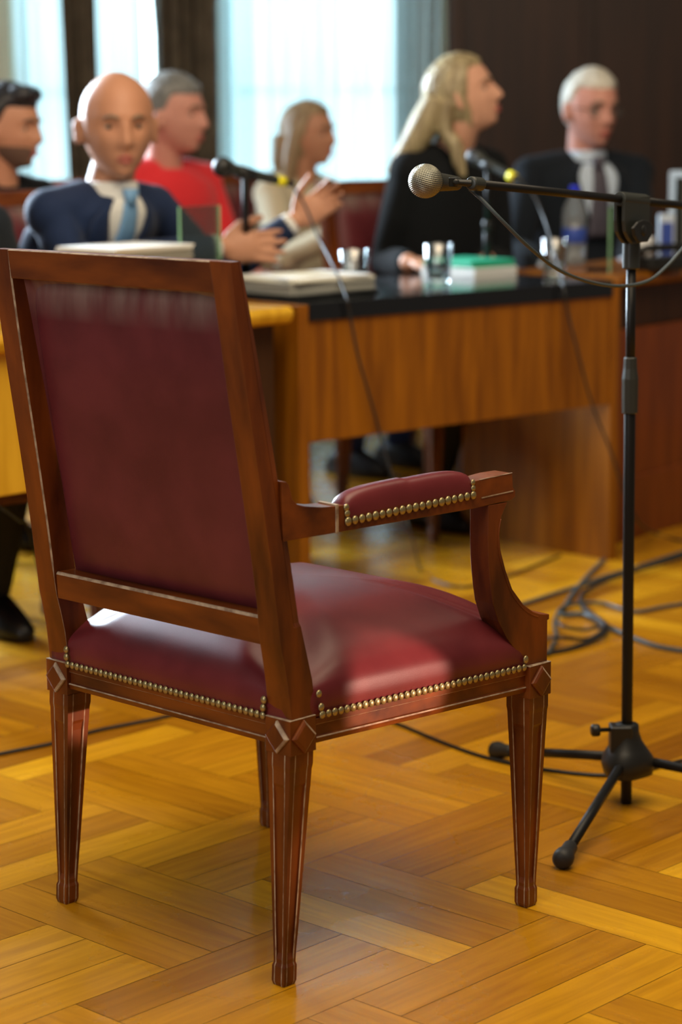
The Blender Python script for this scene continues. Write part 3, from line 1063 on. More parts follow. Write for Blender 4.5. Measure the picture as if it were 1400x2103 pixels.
plate(0.0115, 0.007)
plate(-0.0045, 0.007)
m.build('boom_clamp', 'satin_plastic', stand, bevel=0.0012)
m = MB()
kq = side.to_track_quat('Z', 'Y').to_matrix()
m.lathe([(0.010, 0.0), (0.010, 0.012), (0.008, 0.014)], 26, c=cl + Vector((0, 0, -0.052)) + side * 0.0115, M=kq)
m.build('clamp_bolt', 'black_plastic', stand, smooth=True)
m = MB()
wq = [(-0.040, -0.046), (-0.022, -0.036), (0, -0.033), (0.022, -0.036), (0.040, -0.046), (0.034, -0.060), (0.018, -0.072), (-0.018, -0.072), (-0.034, -0.060)]
m.loft([[cl + sl * x + Vector((0, 0, z)) + side * 0.019 for x, z in wq], [cl + sl * x * 0.9 + Vector((0, 0, z * 1.0)) + side * 0.024 for x, z in wq]])
m.build('clamp_lever', 'black_plastic', stand, bevel=0.002, seg=3)
c0 = pole_at(PT.z)
zt_ = cl.z - 0.068
m = MB().lathe([(0.0135, -0.052), (0.0155, -0.050), (0.0155, -0.004), (0.012, 0.0)], 24, c=(c0.x, c0.y, zt_), M=None)
m.build('pole_collar', 'satin_plastic', stand, smooth=False, bevel=0.001)
# collar at the end of the boom, clip and microphone
m = MB()
Mb = (-bd).to_track_quat('Z', 'Y').to_matrix()
m.lathe([(0.0075, -0.006), (0.0105, -0.004), (0.0108, 0.022), (0.0095, 0.025), (0.0065, 0.026)], 22, c=rel(BA, so), M=Mb)
m.build('boom_collar', 'satin_plastic', stand, smooth=False, bevel=0.0008)
e1 = BA - bd * 0.024
HD = Vector((0.132, 3.4, 1.139))
TL = Vector((0.188, 3.545, 1.131))
m = MB()
e2 = Vector((0.176, 3.435, 1.136))
m.tube([rel(e1, so), rel(e2, so)], [0.0055, 0.0045], 14)
m.box(rel(e2, so), (0.012, 0.02, 0.014))
m.ball(rel(e2 + Vector((0.004, -0.014, 0)), so), (0.0055, 0.003, 0.0055), 12)
m.build('mic_clip', 'black_plastic', stand, bevel=0.001)
fgmic = microphone('microphone', HD, TL, 'silver ball microphone on the black boom arm near the large armchair', 0.0262)
# its cable hangs from the boom end and swings away to the right
cp = [(0.204, 3.47, 1.124), (0.223, 3.46, 1.107), (0.253, 3.46, 1.076), (0.298, 3.5, 1.033), (0.352, 3.58, 0.992), (0.411, 3.68, 0.965), (0.476, 3.78, 0.949), (0.534, 3.84, 0.953), (0.578, 3.88, 0.981), (0.621, 3.92, 1.021), (0.674, 3.98, 1.052), (0.705, 4.01, 1.063)]
tag(MB().tube(cp, 0.0031, 10, smooth_path=8).build('microphone_cable', 'cable_grey', smooth=True), 'thin grey cable sagging below the boom arm', 'cable')

# ------------------------------------------------------------------ desks


def frame2(o, e):
    e = Vector((e[0], e[1], 0)).normalized(); n = Vector((-e.y, e.x, 0)); o = Vector((o[0], o[1], 0))
    return o, e, n


def fbox(m, F, s0, s1, n0, n1, z0, z1, mi=0):
    """box in a desk's own frame, relative to its origin: s along the front, n towards the back"""
    o, e, n = F
    pts = []
    for z in (z0, z1):
        for s, k in ((s0, n0), (s1, n0), (s1, n1), (s0, n1)):
            p = e * s + n * k
            pts.append((p.x, p.y, z))
    m.add(pts, [(3, 2, 1, 0), (4, 5, 6, 7), (0, 1, 5, 4), (1, 2, 6, 5), (2, 3, 7, 6), (3, 0, 4, 7)], mi)
    return m


DH = 0.79
F1 = frame2((-0.10, 5.40), (0.761, 0.649))
L1 = 1.156
desk = empty('desk', (-0.10, 5.40, 0))
tag(desk, 'long wooden desk with a black top, in the middle behind the armchair', 'desk')
fbox(MB(), F1, 0.0, 0.032, 0.0, 0.60, 0, DH - 0.004).build('side_panel', 'desk_wood', desk, bevel=0.002)
fbox(MB(), F1, L1 - 0.032, L1, 0.0, 0.60, 0, DH - 0.004).build('side_panel', 'desk_wood', desk, bevel=0.002)
fbox(MB(), F1, 0.032, L1 - 0.032, 0.004, 0.024, 0.445, DH - 0.044).build('front_panel', 'desk_wood', desk, bevel=0.001)
fbox(MB(), F1, 0.0325, L1 - 0.0325, -0.004, 0.60, DH - 0.044, DH).build('desktop', 'black_top', desk, bevel=0.002)

F2 = frame2((-0.112, 5.345), (-0.66, -0.75))
F2 = (F2[0], F2[1], -F2[2])
desk2 = empty('desk', (-0.112, 5.345, 0))
tag(desk2, 'pale golden wooden desk in front of the bald man, partly hidden by the armchair', 'desk')
m = MB()
o_, e_, n_ = F2
sec = [(0.60, DH - 0.042), (0.012, DH - 0.042), (0.002, DH - 0.034), (-0.004, DH - 0.018), (0.0, DH - 0.006), (0.010, DH), (0.60, DH)]
m.loft([[tuple((e_ * s + n_ * k) + Vector((0, 0, z))) for k, z in sec] for s in (0.0, 1.75)])
m.build('desktop', 'desk_wood_light', desk2, bevel=0.004)
fbox(MB(), F2, 0.42, 1.72, 0.03, 0.055, 0.44, DH - 0.042).build('front_panel', 'desk_wood_light', desk2, bevel=0.002)
fbox(MB(), F2, 0.005, 0.42, 0.06, 0.08, 0.02, DH - 0.042).build('recess_shade_panel', 'desk_wood_dark', desk2, bevel=0.002)  # dark tone stands for the shade inside the desk's recess
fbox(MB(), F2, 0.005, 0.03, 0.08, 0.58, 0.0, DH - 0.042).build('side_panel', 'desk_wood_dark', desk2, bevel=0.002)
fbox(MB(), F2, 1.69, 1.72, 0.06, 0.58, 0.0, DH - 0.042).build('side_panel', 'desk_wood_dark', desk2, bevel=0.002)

F3 = frame2((0.795, 6.375), (0.61, 0.79))
desk3 = empty('desk', (0.795, 6.375, 0))
tag(desk3, 'reddish wooden desk at the right edge, closed down to the floor', 'desk')
fbox(MB(), F3, -0.01, 1.5, 0.0, 0.03, 0.0, 0.625).build('front_panel', 'desk_wood_red', desk3, bevel=0.002)
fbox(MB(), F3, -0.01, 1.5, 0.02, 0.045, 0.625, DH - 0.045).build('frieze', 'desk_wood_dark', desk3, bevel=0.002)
fbox(MB(), F3, -0.01, 1.5, -0.010, 0.0, 0.0, 0.19).build('plinth', 'desk_wood_red', desk3, bevel=0.004)
fbox(MB(), F3, -0.01, 0.02, 0.03, 0.30, 0.0, DH - 0.045).build('side_panel', 'desk_wood', desk3, bevel=0.002)
m = MB()
o_, e_, n_ = F3
sec = [(0.37, DH - 0.04), (-0.015, DH - 0.04), (-0.026, DH - 0.03), (-0.028, DH - 0.015), (-0.020, DH - 0.003), (-0.008, DH), (0.37, DH)]
m.loft([[tuple((e_ * s + n_ * k) + Vector((0, 0, z))) for k, z in sec] for s in (-0.02, 1.5)])
m.build('desktop', 'desk_wood', desk3, bevel=0.004)

# ------------------------------------------------------------------ things on the desks
TZ = DH


def tumbler(p, label, h=0.105, water=True):
    root = empty('drinking_glass', (p[0], p[1], TZ))
    tag(root, label, 'glass', 'tumblers on the black desk')
    MB().lathe([(0.0, 0.0), (0.030, 0.0), (0.032, 0.004), (0.040, h), (0.0385, h + 0.001), (0.0375, h), (0.030, 0.014), (0.0, 0.012)], 28, cap=False).build('glass_body', 'thin_glass', root, smooth=True)
    if water:
        MB().lathe([(0.0, 0.0135), (0.0285, 0.0145), (0.0325, h * 0.52), (0.0, h * 0.52)], 28, cap=False).build('water', 'water', root, smooth=True)
    return root


tumbler((0.039, 5.807, 0.79), 'water tumbler on the black desk, the one nearest the armchair', 0.108)
tumbler((0.27, 6.046, 0.79), 'water tumbler on the black desk in front of the blonde woman', 0.108)
tumbler((0.614, 6.336, 0.79), 'water tumbler on the black desk near its right end', 0.105)


def sheets(name, quads, label, cat, mats, group=None):
    pass


def paper_stack(F, s0, s1, n0, n1, layers, label, z0=TZ, name='paper_stack', cat='papers'):
    """layers: (name, thickness, material, shrink, twist)"""
    o, e, n = F
    c = o + e * ((s0 + s1) / 2) + n * ((n0 + n1) / 2)
    root = empty(name, (c.x, c.y, z0), math.atan2(e.y, e.x))
    tag(root, label, cat)
    z = 0.0
    rnd = random.Random(int(s0 * 1000) + 5)
    for nm, th, mt, sh, tw in layers:
        m = MB()
        w, d = (s1 - s0) * sh, abs(n1 - n0) * sh
        k = max(1, int(th / 0.004))
        for i in range(k):
            t = th / k
            M = Matrix.Rotation(tw + rnd.uniform(-0.02, 0.02), 3, 'Z')
            m.box((rnd.uniform(-.003, .003), rnd.uniform(-.003, .003), z + t * (i + 0.5)), (w, d, t * 0.96), M=M)
        m.build(nm, mt, root)
        z += th
    return root


paper_stack(F1, 0.055, 0.335, 0.10, 0.32, [('folder', 0.012, 'black_plastic', 1.08, 0.12), ('paper_block', 0.030, 'paper_edge', 1.0, 0.0), ('sheet', 0.006, 'paper_cream', 1.0, 0.10), ('sheet', 0.006, 'paper', 0.95, -0.08), ('note', 0.003, 'paper_cream', 0.5, 0.35)],
            'loose pile of papers and folders at the left end of the black desk')
paper_stack(F2, 0.10, 0.36, 0.24, 0.44, [('folder', 0.010, 'grey_plastic', 1.03, 0.0), ('paper_block', 0.125, 'paper_edge', 1.0, 0.0), ('sheet', 0.012, 'paper', 1.02, 0.03)],
            'tall stack of white papers in front of the bald man')
paper_stack(F1, 0.93, 1.10, 0.36, 0.56, [('paper_block', 0.026, 'paper', 1.05, 0.05), ('folder', 0.020, 'green_folder', 1.0, 0.0)],
            'green folder lying on a block of white paper', name='folder_pile', cat='folders')


def acrylic_stand(p, yaw, w, h, label):
    root = empty('sign_holder', (p[0], p[1], TZ), yaw)
    tag(root, label, 'sign holder')
    m = MB()
    M = Matrix.Rotation(R(-8), 3, 'X')
    m.box((0, 0.0, h / 2), (w, 0.004, h), M=None)
    m.build('panel', 'thin_acrylic', root, bevel=0.0005)
    MB().box((-w / 2 - 0.0015, 0, h / 2), (0.003, 0.0045, h)).box((w / 2 + 0.0015, 0, h / 2), (0.003, 0.0045, h)).build('panel_edge', 'acrylic_edge', root)
    MB().box((0, 0.035, 0.002), (w, 0.07, 0.004)).build('foot_plate', 'acrylic', root, bevel=0.0005)
    return root


pa = (-0.345, 5.52, 0.909)
acrylic_stand((pa[0], pa[1]), R(48), 0.135, 0.235, 'clear upright acrylic sign holder beside the bald man')
pb = (0.795, 6.52, 0.795)
acrylic_stand((pb[0], pb[1]), R(82), 0.15, 0.185, 'clear acrylic sign holder seen edge-on on the right desk')


def desk_mic(base, head, tail, top, label, mlabel, clabel, cable_pts):
    root = empty('desk_microphone_stand', (base[0], base[1], TZ))
    tag(root, label, 'microphone stand', 'desk microphone stands')
    MB().lathe([(0.0, 0), (0.078, 0), (0.080, 0.004), (0.076, 0.013), (0.030, 0.020), (0.012, 0.028), (0.0, 0.028)], 40, cap=False).build('base', 'black_metal', root, smooth=True)
    t = Vector(top) - Vector((base[0], base[1], TZ))
    MB().tube([(0, 0, 0.02), (t.x * 0.45, t.y * 0.45, t.z * 0.45)], 0.0115, 16).tube([(t.x * 0.45, t.y * 0.45, t.z * 0.45), t], 0.0095, 16).build('pole', 'black_metal', root, smooth=True)
    MB().lathe([(0.0115, -0.016), (0.0145, -0.014), (0.0145, 0.014), (0.0115, 0.018)], 16, c=(t.x * 0.45, t.y * 0.45, t.z * 0.45)).build('clutch', 'black_plastic', root, smooth=True)
    d = (Vector(tail) - Vector(head)).normalized()
    M = d.to_track_quat('Z', 'Y').to_matrix()
    MB().lathe([(0.0150, -0.025), (0.0172, -0.024), (0.0165, 0.024), (0.0145, 0.025)], 20, c=t + Vector((0, 0, 0.008)), M=M).build('mic_clip', 'black_plastic', root, smooth=True)
    microphone('microphone', head, tail, mlabel, 0.0265, tape=(0.86, 0.99), metal_ball=False)
    tag(MB().tube(cable_pts, 0.0035, 10, smooth_path=8).build('microphone_cable', 'cable_black', smooth=True), clabel, 'cable')


Y1 = 5.80
desk_mic((-0.25, 5.939, 0.79), (-0.296, 5.72, 1.116), (-0.14, 5.86, 1.073), (-0.24, 5.77, 1.091),
         'black desk microphone stand in front of the bald man', 'black microphone with yellow band, pointing at the bald man', 'black cable hanging down the front of the black desk at its left',
         [(-0.122, 5.88, 1.063), (-0.09, 5.88, 1.013), (-0.058, 5.85, 0.938), (-0.025, 5.75, 0.88), (0.002, 5.6, 0.834), (0.018, 5.488, 0.797), (0.025, 5.485, 0.764), (0.045, 5.495, 0.654), (0.076, 5.52, 0.54), (0.1, 5.54, 0.451), (0.124, 5.53, 0.365), (0.154, 5.52, 0.267), (0.183, 5.52, 0.178), (0.22, 6.002, 0.004), (0.261, 5.837, 0.004), (0.336, 5.771, 0.004), (0.465, 5.926, 0.004), (0.625, 6.196, 0.004)])
desk_mic((0.432, 6.48, 0.79), (0.392, 6.42, 1.125), (0.498, 6.3, 1.067), (0.428, 6.38, 1.094),
         'black desk microphone stand with round base before the blonde woman', 'black microphone with yellow band in front of the blonde woman', 'black cable hanging over the right part of the black desk',
         [(0.513, 6.28, 1.058), (0.547, 6.27, 1.021), (0.574, 6.22, 0.955), (0.587, 6.1, 0.881), (0.6, 6.03, 0.819), (0.606, 5.975, 0.773), (0.617, 5.985, 0.717), (0.645, 5.99, 0.611), (0.69, 6.02, 0.46), (0.746, 6.03, 0.323), (0.785, 6.08, 0.219), (0.835, 6.12, 0.115), (0.941, 6.512, 0.006), (1.003, 6.393, 0.006), (1.094, 6.428, 0.006)])

# bottle, box, clutter on the right desk


def bottle(p, label):
    root = empty('water_bottle', (p[0], p[1], TZ))
    tag(root, label, 'bottle')
    MB().lathe([(0.0, 0.004), (0.030, 0.0), (0.036, 0.006), (0.0365, 0.07), (0.034, 0.078), (0.0365, 0.088), (0.0365, 0.15), (0.033, 0.175), (0.018, 0.205), (0.013, 0.215), (0.013, 0.222)], 28, cap=False).build('bottle_body', 'clear_plastic', root, smooth=True)
    MB().lathe([(0.0, 0.006), (0.034, 0.008), (0.0345, 0.145), (0.0, 0.145)], 24, cap=False).build('water', 'thin_glass', root, smooth=True)
    MB().lathe([(0.0368, 0.068), (0.0374, 0.069), (0.0374, 0.112), (0.0368, 0.113)], 28, cap=False).build('bottle_label', 'label_blue', root, smooth=True)
    MB().lathe([(0.0, 0.240), (0.0145, 0.240), (0.0155, 0.237), (0.0155, 0.219), (0.0140, 0.218)], 20, cap=False).build('bottle_cap', 'blue_plastic', root, smooth=True)


bp_ = (0.719, 6.8, 0.789)
bottle(bp_, 'clear water bottle with blue cap before the white-haired man')
m = MB().box((0, 0, 0.14), (0.14, 0.10, 0.28), M=Matrix.Rotation(R(35), 3, 'Z'))
sp = empty('desk_speaker', (*(1.112, 6.95, 0.753)[:2], TZ))
tag(sp, 'grey upright box at the right edge of the picture on the right desk', 'speaker')
m.build('housing', 'grey_plastic', sp, bevel=0.006)
MB().box((-0.03, -0.045, 0.14), (0.11, 0.004, 0.24), M=Matrix.Rotation(R(35), 3, 'Z')).build('front_cover', 'satin_plastic', sp)
q = (0.921, 6.75, 0.768)
cup = tag(MB().lathe([(0.0, 0.0), (0.026, 0.0), (0.034, 0.085), (0.032, 0.085), (0.025, 0.004), (0.0, 0.004)], 24, cap=False).build('paper_cup', 'white_plastic', smooth=True, loc=(q[0], q[1], TZ)), 'small pale cup right of the boom stand on the right desk', 'cup')
q = (1.007, 6.85, 0.761)
pk = empty('tissue_packet', (q[0], q[1], TZ))
tag(pk, 'blue and white packet leaning beside the grey upright box', 'packet')
MB().box((0, 0, 0.075), (0.05, 0.03, 0.15)).build('packet_body', 'shirt_blue', pk, bevel=0.004)
MB().box((0, -0.0155, 0.075), (0.036, 0.002, 0.10)).build('packet_print', 'label_blue', pk)
q = (0.943, 6.55, 0.767)
tel = empty('desk_telephone', (q[0], q[1], TZ), R(30))
tag(tel, 'low dark telephone lying on the right desk', 'telephone')
MB().box((0, 0, 0.02), (0.15, 0.11, 0.04)).build('base', 'black_plastic', tel, bevel=0.008)
MB().tube([(-0.085, -0.02, 0.055), (-0.06, -0.02, 0.066), (0.06, -0.02, 0.066), (0.085, -0.02, 0.055)], [0.018, 0.012, 0.012, 0.018], 12).build('handset', 'black_plastic', tel, smooth=True)

# cables lying on the parquet


def floor_cable(pts, r, mt, label, group='cables lying on the parquet', z=None):
    o = MB().tube(pts, r, 8, smooth_path=8).build('floor_cable', mt, smooth=True)
    tag(o, label, 'cable', group)


floor_cable([(-0.727, 4.172, 0.004), (-0.677, 4.218, 0.004), (-0.58, 4.292, 0.004), (-0.502, 4.383, 0.004), (-0.38, 4.477, 0.004), (-0.244, 4.607, 0.004), (-0.087, 4.619, 0.004), (0.028, 4.536, 0.004), (0.117, 4.411, 0.004), (0.201, 4.274, 0.004), (0.281, 4.166, 0.004), (0.379, 4.087, 0.004), (0.486, 4.043, 0.004), (0.562, 4.063, 0.004), (0.657, 4.136, 0.004), (0.742, 4.19, 0.004)], 0.0038, 'cable_black',
            'long black cable running under the armchair and the tripod feet')
floor_cable([(0.446, 5.522, 0.005), (0.546, 5.654, 0.005), (0.649, 5.786, 0.005), (0.713, 5.88, 0.005), (0.806, 5.989, 0.005), (0.975, 6.213, 0.005), (1.115, 6.378, 0.005)], 0.006, 'cable_grey', 'grey cable reaching up to the right edge from behind the arm support')
floor_cable([(0.74, 6.115, 0.005), (0.666, 5.877, 0.006), (0.613, 5.685, 0.007), (0.576, 5.537, 0.007), (0.554, 5.418, 0.006), (0.607, 5.398, 0.01), (0.642, 5.283, 0.01), (0.697, 5.158, 0.006), (0.743, 5.072, 0.005), (0.804, 5.021, 0.005), (0.877, 4.985, 0.005)], 0.0065, 'cable_grey', 'grey cable making a sharp bend and leaving at the right edge')
floor_cable([(1.095, 6.262, 0.016), (0.923, 6.053, 0.016), (0.795, 5.908, 0.016), (0.677, 5.747, 0.013), (0.625, 5.619, 0.012), (0.612, 5.502, 0.012), (0.621, 5.362, 0.018), (0.642, 5.238, 0.018), (0.62, 5.152, 0.014), (0.547, 5.064, 0.006), (0.473, 5.008, 0.006), (0.391, 4.973, 0.006)], 0.0065, 'cable_black', 'dark cable looping in a tangle behind the front chair leg')
floor_cable([(0.478, 4.993, 0.012), (0.511, 5.139, 0.012), (0.526, 5.321, 0.012), (0.563, 5.45, 0.02), (0.66, 5.541, 0.008), (0.735, 5.449, 0.005), (0.816, 5.498, 0.005), (0.927, 5.569, 0.005)], 0.005, 'cable_grey', 'thin grey cable crossing the tangle towards the right')
floor_cable([(0.523, 5.286, 0.02), (0.54, 5.217, 0.02), (0.588, 5.224, 0.012), (0.631, 5.193, 0.026), (0.591, 5.152, 0.006), (0.516, 5.097, 0.022), (0.488, 5.165, 0.006)], 0.0045, 'cable_black', 'small closed loop of dark cable in the middle of the tangle')
floor_cable([(-0.774, 4.95, 0.375), (-0.753, 5.1, 0.314), (-0.746, 5.2, 0.27), (-0.71, 5.317, 0.004)], 0.004, 'cable_black', 'dark cable dropping under the pale desk at the far left', None)

# ------------------------------------------------------------------ people


def ga(a, s):
    return math.exp(-(a / s) ** 2)


def head_point(d, P):
    """surface of a head in direction d (x right, y face, z up), in metres, eyes at z = 0"""
    x, y, z = d[0] * 0.0765 * P.get('w', 1), d[1] * 0.099, d[2] * 0.120
    t = max(0.0, -z / 0.120)
    if d[2] > 0:
        k = 1 + 0.085 * math.sin(math.pi * min(1.0, d[2] ** 1.5))
        x *= k; y *= k
    x *= 1 - P.get('jaw', 0.26) * t ** 1.7
    if y < 0:
        y *= 1 - 0.42 * t ** 1.1
        y -= 0.006 * ga(z - 0.03, 0.06)
    else:
        y += 0.034 * t * t * min(1, d[1] * 2.2) * ga(x, 0.06)
    f = sstep(y, 0.02, 0.07)
    y -= f * 0.010 * (abs(x) / 0.06) ** 2
    y += f * 0.006 * ga(z - 0.024, 0.012) * ga(abs(x) - 0.025, 0.03)
    y -= f * 0.013 * ga(abs(x) - 0.031, 0.017) * ga(z - 0.002, 0.013)
    y += f * 0.004 * ga(abs(x) - 0.044, 0.018) * ga(z + 0.030, 0.018)
    nl = P.get('nose', 0.024)
    if -0.052 < z < 0.022:
        s = (0.022 - z) / 0.060
        h = (0.004 + nl * min(1, s)) * (1 - sstep(-z, 0.034, 0.052)) * sstep(0.022 - z, 0, 0.02)
        y += f * h * ga(x, 0.0075 + 0.009 * min(1, s) ** 2)
    y += f * 0.006 * ga(z + 0.064, 0.006) * ga(x, 0.022)
    y += f * 0.006 * ga(z + 0.077, 0.006) * ga(x, 0.020)
    y -= f * 0.003 * ga(z + 0.0705, 0.0025) * ga(x, 0.022)
    y -= f * 0.003 * ga(z + 0.088, 0.006) * ga(x, 0.03)
    y += f * 0.008 * ga(z + 0.103, 0.013) * ga(x, 0.022)
    return Vector((x, y, z))


def basis(fwd, roll=0.0):
    f = Vector(fwd).normalized()
    r = f.cross(Vector((0, 0, 1))).normalized()
    u = r.cross(f)
    M = Matrix((r, f, u)).transposed()
    return M @ Matrix.Rotation(roll, 3, 'Y')


def head_rings(P, off=lambda d: 0.0, seg=64, hh=48):
    rings = []
    for i in range(1, hh):
        th = math.pi * i / hh
        ring = []
        for k in range(seg):
            a = 2 * math.pi * k / seg
            d = Vector((math.sin(th) * math.cos(a), math.sin(th) * math.sin(a), -math.cos(th)))
            p = head_point(d, P)
            ring.append(p + d * off(d))
        rings.append(ring)
    return rings


def hand(m, wrist, direction, palm, scale=1.0, curl=0.5, spread=0.18, thumb=1, curls=None):
    """wrist point, direction of the fingers, palm normal; thumb = +1/-1 picks the side"""
    d = Vector(direction).normalized(); p = Vector(palm); p = (p - d * p.dot(d)).normalized(); s = d.cross(p) * thumb
    w = Vector(wrist)
    S = scale
    M = Matrix((s, d, p)).transposed()
    m.ball(w + d * 0.048 * S, (0.041 * S, 0.052 * S, 0.016 * S), 16, M=M)
    m.ball(w + d * 0.070 * S, (0.040 * S, 0.025 * S, 0.0125 * S), 14, M=M)
    m.ball(w + d * 0.010 * S, (0.027 * S, 0.030 * S, 0.019 * S), 14, M=M)
    for i, (off, ln) in enumerate(((0.029, 0.072), (0.010, 0.080), (-0.010, 0.075), (-0.028, 0.060))):
        c = curls[i] if curls else curl
        b = w + d * (0.084 * S - abs(off) * 0.25) + s * off * S
        fd = (d + s * off * spread * 40 * 0.6).normalized()
        pts, rad = [b], [0.0093 * S]
        ang = c * 0.5
        for seg_, q in ((0.45, 0), (0.32, 1), (0.23, 2)):
            v = fd * math.cos(ang) + p * math.sin(ang)
            pts.append(pts[-1] + v * ln * seg_ * S)
            rad.append((0.0086, 0.0078, 0.0066)[q] * S)
            ang += c * (0.9 - 0.2 * q)
        m.capsule(pts, rad, 10)
    b = w + d * 0.022 * S + s * 0.026 * S
    td = (d * 0.75 + s * 0.75 + p * 0.25).normalized()
    t2 = (d * 0.95 + s * 0.35 + p * 0.30).normalized()
    m.capsule([b, b + td * 0.040 * S, b + td * 0.040 * S + t2 * 0.032 * S, b + td * 0.040 * S + t2 * 0.058 * S], [0.014 * S, 0.0115 * S, 0.0100 * S, 0.0080 * S], 10)


def elbow_ik(sh, wr, l1, l2, pole):
    sh, wr = Vector(sh), Vector(wr)
    d = wr - sh; L = d.length
    if L > (l1 + l2) * 0.995:
        l1 = l2 = L / 1.98
    a = (l1 * l1 - l2 * l2 + L * L) / (2 * L)
    h = math.sqrt(max(0, l1 * l1 - a * a))
    u = d.normalized(); p = Vector(pole); p = (p - u * p.dot(u)).normalized()
    return sh + u * a + p * h


def oval(c, rt, fw, rx, ry, up=None, seg=32, pw=2.3):
    out = []
    for k in range(seg):
        a = 2 * math.pi * k / seg
        x, y = math.cos(a), math.sin(a)
        x = math.copysign(abs(x) ** (2 / pw), x); y = math.copysign(abs(y) ** (2 / pw), y)
        out.append(Vector(c) + rt * x * rx + fw * y * ry)
    return out


def make_person(label, head, look, face, pelvis, skin='skin_fair', P={}, top='navy_suit', build=1.0, hands=None, roll=0.0, shirt=None, tie=None, collar=True,
                hair=None, extra_hair=None, glasses=False, brow='brow_dark', shoulders=None, group=None, legs='dark_trousers', vox=0.0055, lean=0.0, neck_len=0.112, pin=False, shw=0.165, sleeve_cut=0.0, reach=0.42, beard=None, scale=1.0, lapels=False, shoulder_drop=0.03):
    F = Vector((face[0], face[1], 0)).normalized(); Rt = Vector((F.y, -F.x, 0))
    root = Vector(pelvis)
    O = Vector((root.x, root.y, 0))
    hd = Vector(head)
    HM = basis(look, roll)
    neck_top = hd + HM @ Vector((0, -0.028, -0.085))
    nb = hd + Vector((0, 0, -neck_len - 0.06)) - F * 0.045 + (Vector((0, 0, 0)))
    hip = root
    # spine from hip to neck base
    up = (nb - hip)
    def sp(t):
        q = hip + up * t
        return q - F * 0.03 * math.sin(math.pi * t)
    shc = sp(0.93)
    sh = {1: shc + Rt * shw * build + Vector((0, 0, -shoulder_drop + 0.02)), -1: shc - Rt * shw * build + Vector((0, 0, -shoulder_drop + 0.02))}
    if shoulders:
        sh = {1: Vector(shoulders[0]), -1: Vector(shoulders[1])}
    m = MB()
    # head
    rings = head_rings(P)
    S = scale
    m.loft([[hd + HM @ (p * S) for p in r] for r in rings])
    for sx in (1, -1):
        E = HM @ Matrix.Rotation(R(28) * sx, 3, 'Z') @ Matrix.Rotation(R(-10), 3, 'X')
        m.ball(hd + HM @ (Vector((sx * 0.082 * P.get('w', 1), -0.004, -0.014)) * S), (0.008 * S, 0.019 * S, 0.032 * S), 14, M=E)
        m.ball(hd + HM @ (Vector((sx * 0.086 * P.get('w', 1), -0.010, 0.0)) * S), (0.008 * S, 0.012 * S, 0.020 * S), 12, M=E)
    m.tube([nb - Vector((0, 0, 0.05)), nb, neck_top, neck_top + (neck_top - nb).normalized() * 0.045], [0.085, 0.062, 0.056, 0.052], 24)
    # slim trunk under the clothes
    m.loft([oval(sp(t), Rt, F, a * build, b * build, seg=20) for t, a, b in ((0, .13, .09), (0.3, .12, .085), (0.6, .14, .09), (0.85, .14, .085), (0.97, .07, .06))])
    arms = []
    for sx in (1, -1):
        hn = (hands or {}).get(sx)
        if hn is None:
            wr = hip + F * 0.30 + Rt * sx * 0.12 + Vector((0, 0, 0.14)); hdn = {'dir': F - Rt * sx * 0.5, 'palm': (0, 0, -1)}
        else:
            wr, hdn = Vector(hn['wrist']), hn
        pole = hdn.get('pole', Rt * sx * 0.5 + Vector((0, 0, -1.0)) - F * 0.3)
        el = Vector(hdn['elbow']) if 'elbow' in hdn else elbow_ik(sh[sx], wr, 0.29, 0.26, pole)
        arms.append((sx, el, wr, hdn))
        m.capsule([sh[sx] - Rt * sx * 0.05, sh[sx], el, wr], [0.045, 0.040, 0.033, 0.026], 14)
        palm = Vector(hdn.get('palm', (0, 0, -1)))
        th = hdn.get('thumb', 1)
        hand(m, wr, hdn.get('dir', F), palm, scale=hdn.get('scale', 1.0), curl=hdn.get('curl', 0.45), thumb=th, curls=hdn.get('curls'), spread=hdn.get('spread', 0.18))
    body = m
    body.v = [tuple(Vector(v) - O) for v in body.v]
    b = body.build('person', skin, remesh=vox, relax=2, loc=O)
    tag(b, label, 'person', group)

    def part(mm, name, mt, **k):
        mm.v = [tuple(Vector(v) - O) for v in mm.v]
        return mm.build(name, mt, b, **k)
    # face details
    def hp(x, z, out=0.0):
        # point of the face at sideways x, height z: search the ray grid
        best = None
        for yy in np.linspace(0.2, 1.0, 60):
            d = Vector((x / 0.0765, yy, z / 0.12))
            n = d.length
            p = head_point(d / n, P)
            e = (p.x - x) ** 2 + (p.z - z) ** 2
            if best is None or e < best[0]:
                best = (e, p)
        return hd + HM @ ((best[1] + Vector((0, out, 0))) * S)
    for sx in (1, -1):
        mm = MB(); mm.ball(hp(sx * 0.031, 0.0, -0.0068), (0.0125 * S, 0.0115 * S, 0.0075 * S), 14, M=HM); eye = part(mm, 'eye', 'eye_white', smooth=True)
        mm = MB(); mm.ball(hp(sx * 0.031, 0.0, 0.0015), (0.0072 * S, 0.0035 * S, 0.0066 * S), 12, M=HM)
        mm.v = [tuple(Vector(v) - O) for v in mm.v]; mm.build('iris', 'iris', eye, smooth=True)
        mm = MB(); mm.tube([hp(sx * 0.014, 0.020, 0.0), hp(sx * 0.030, 0.026, 0.001), hp(sx * 0.046, 0.021, 0.0)], [0.0034, 0.0048, 0.0025], 8, smooth_path=4)
        part(mm, 'eyebrow', brow, smooth=True)
    mm = MB()
    mm.tube([hp(-0.023, -0.0705, -0.002), hp(-0.008, -0.0655, 0.001), hp(0.008, -0.0655, 0.001), hp(0.023, -0.0705, -0.002)], [0.001, 0.0038, 0.0038, 0.001], 8, smooth_path=4)
    mm.tube([hp(-0.022, -0.0715, -0.002), hp(0, -0.0765, 0.001), hp(0.022, -0.0715, -0.002)], [0.001, 0.0050, 0.001], 8, smooth_path=4)
    part(mm, 'lips', 'lips', smooth=True)
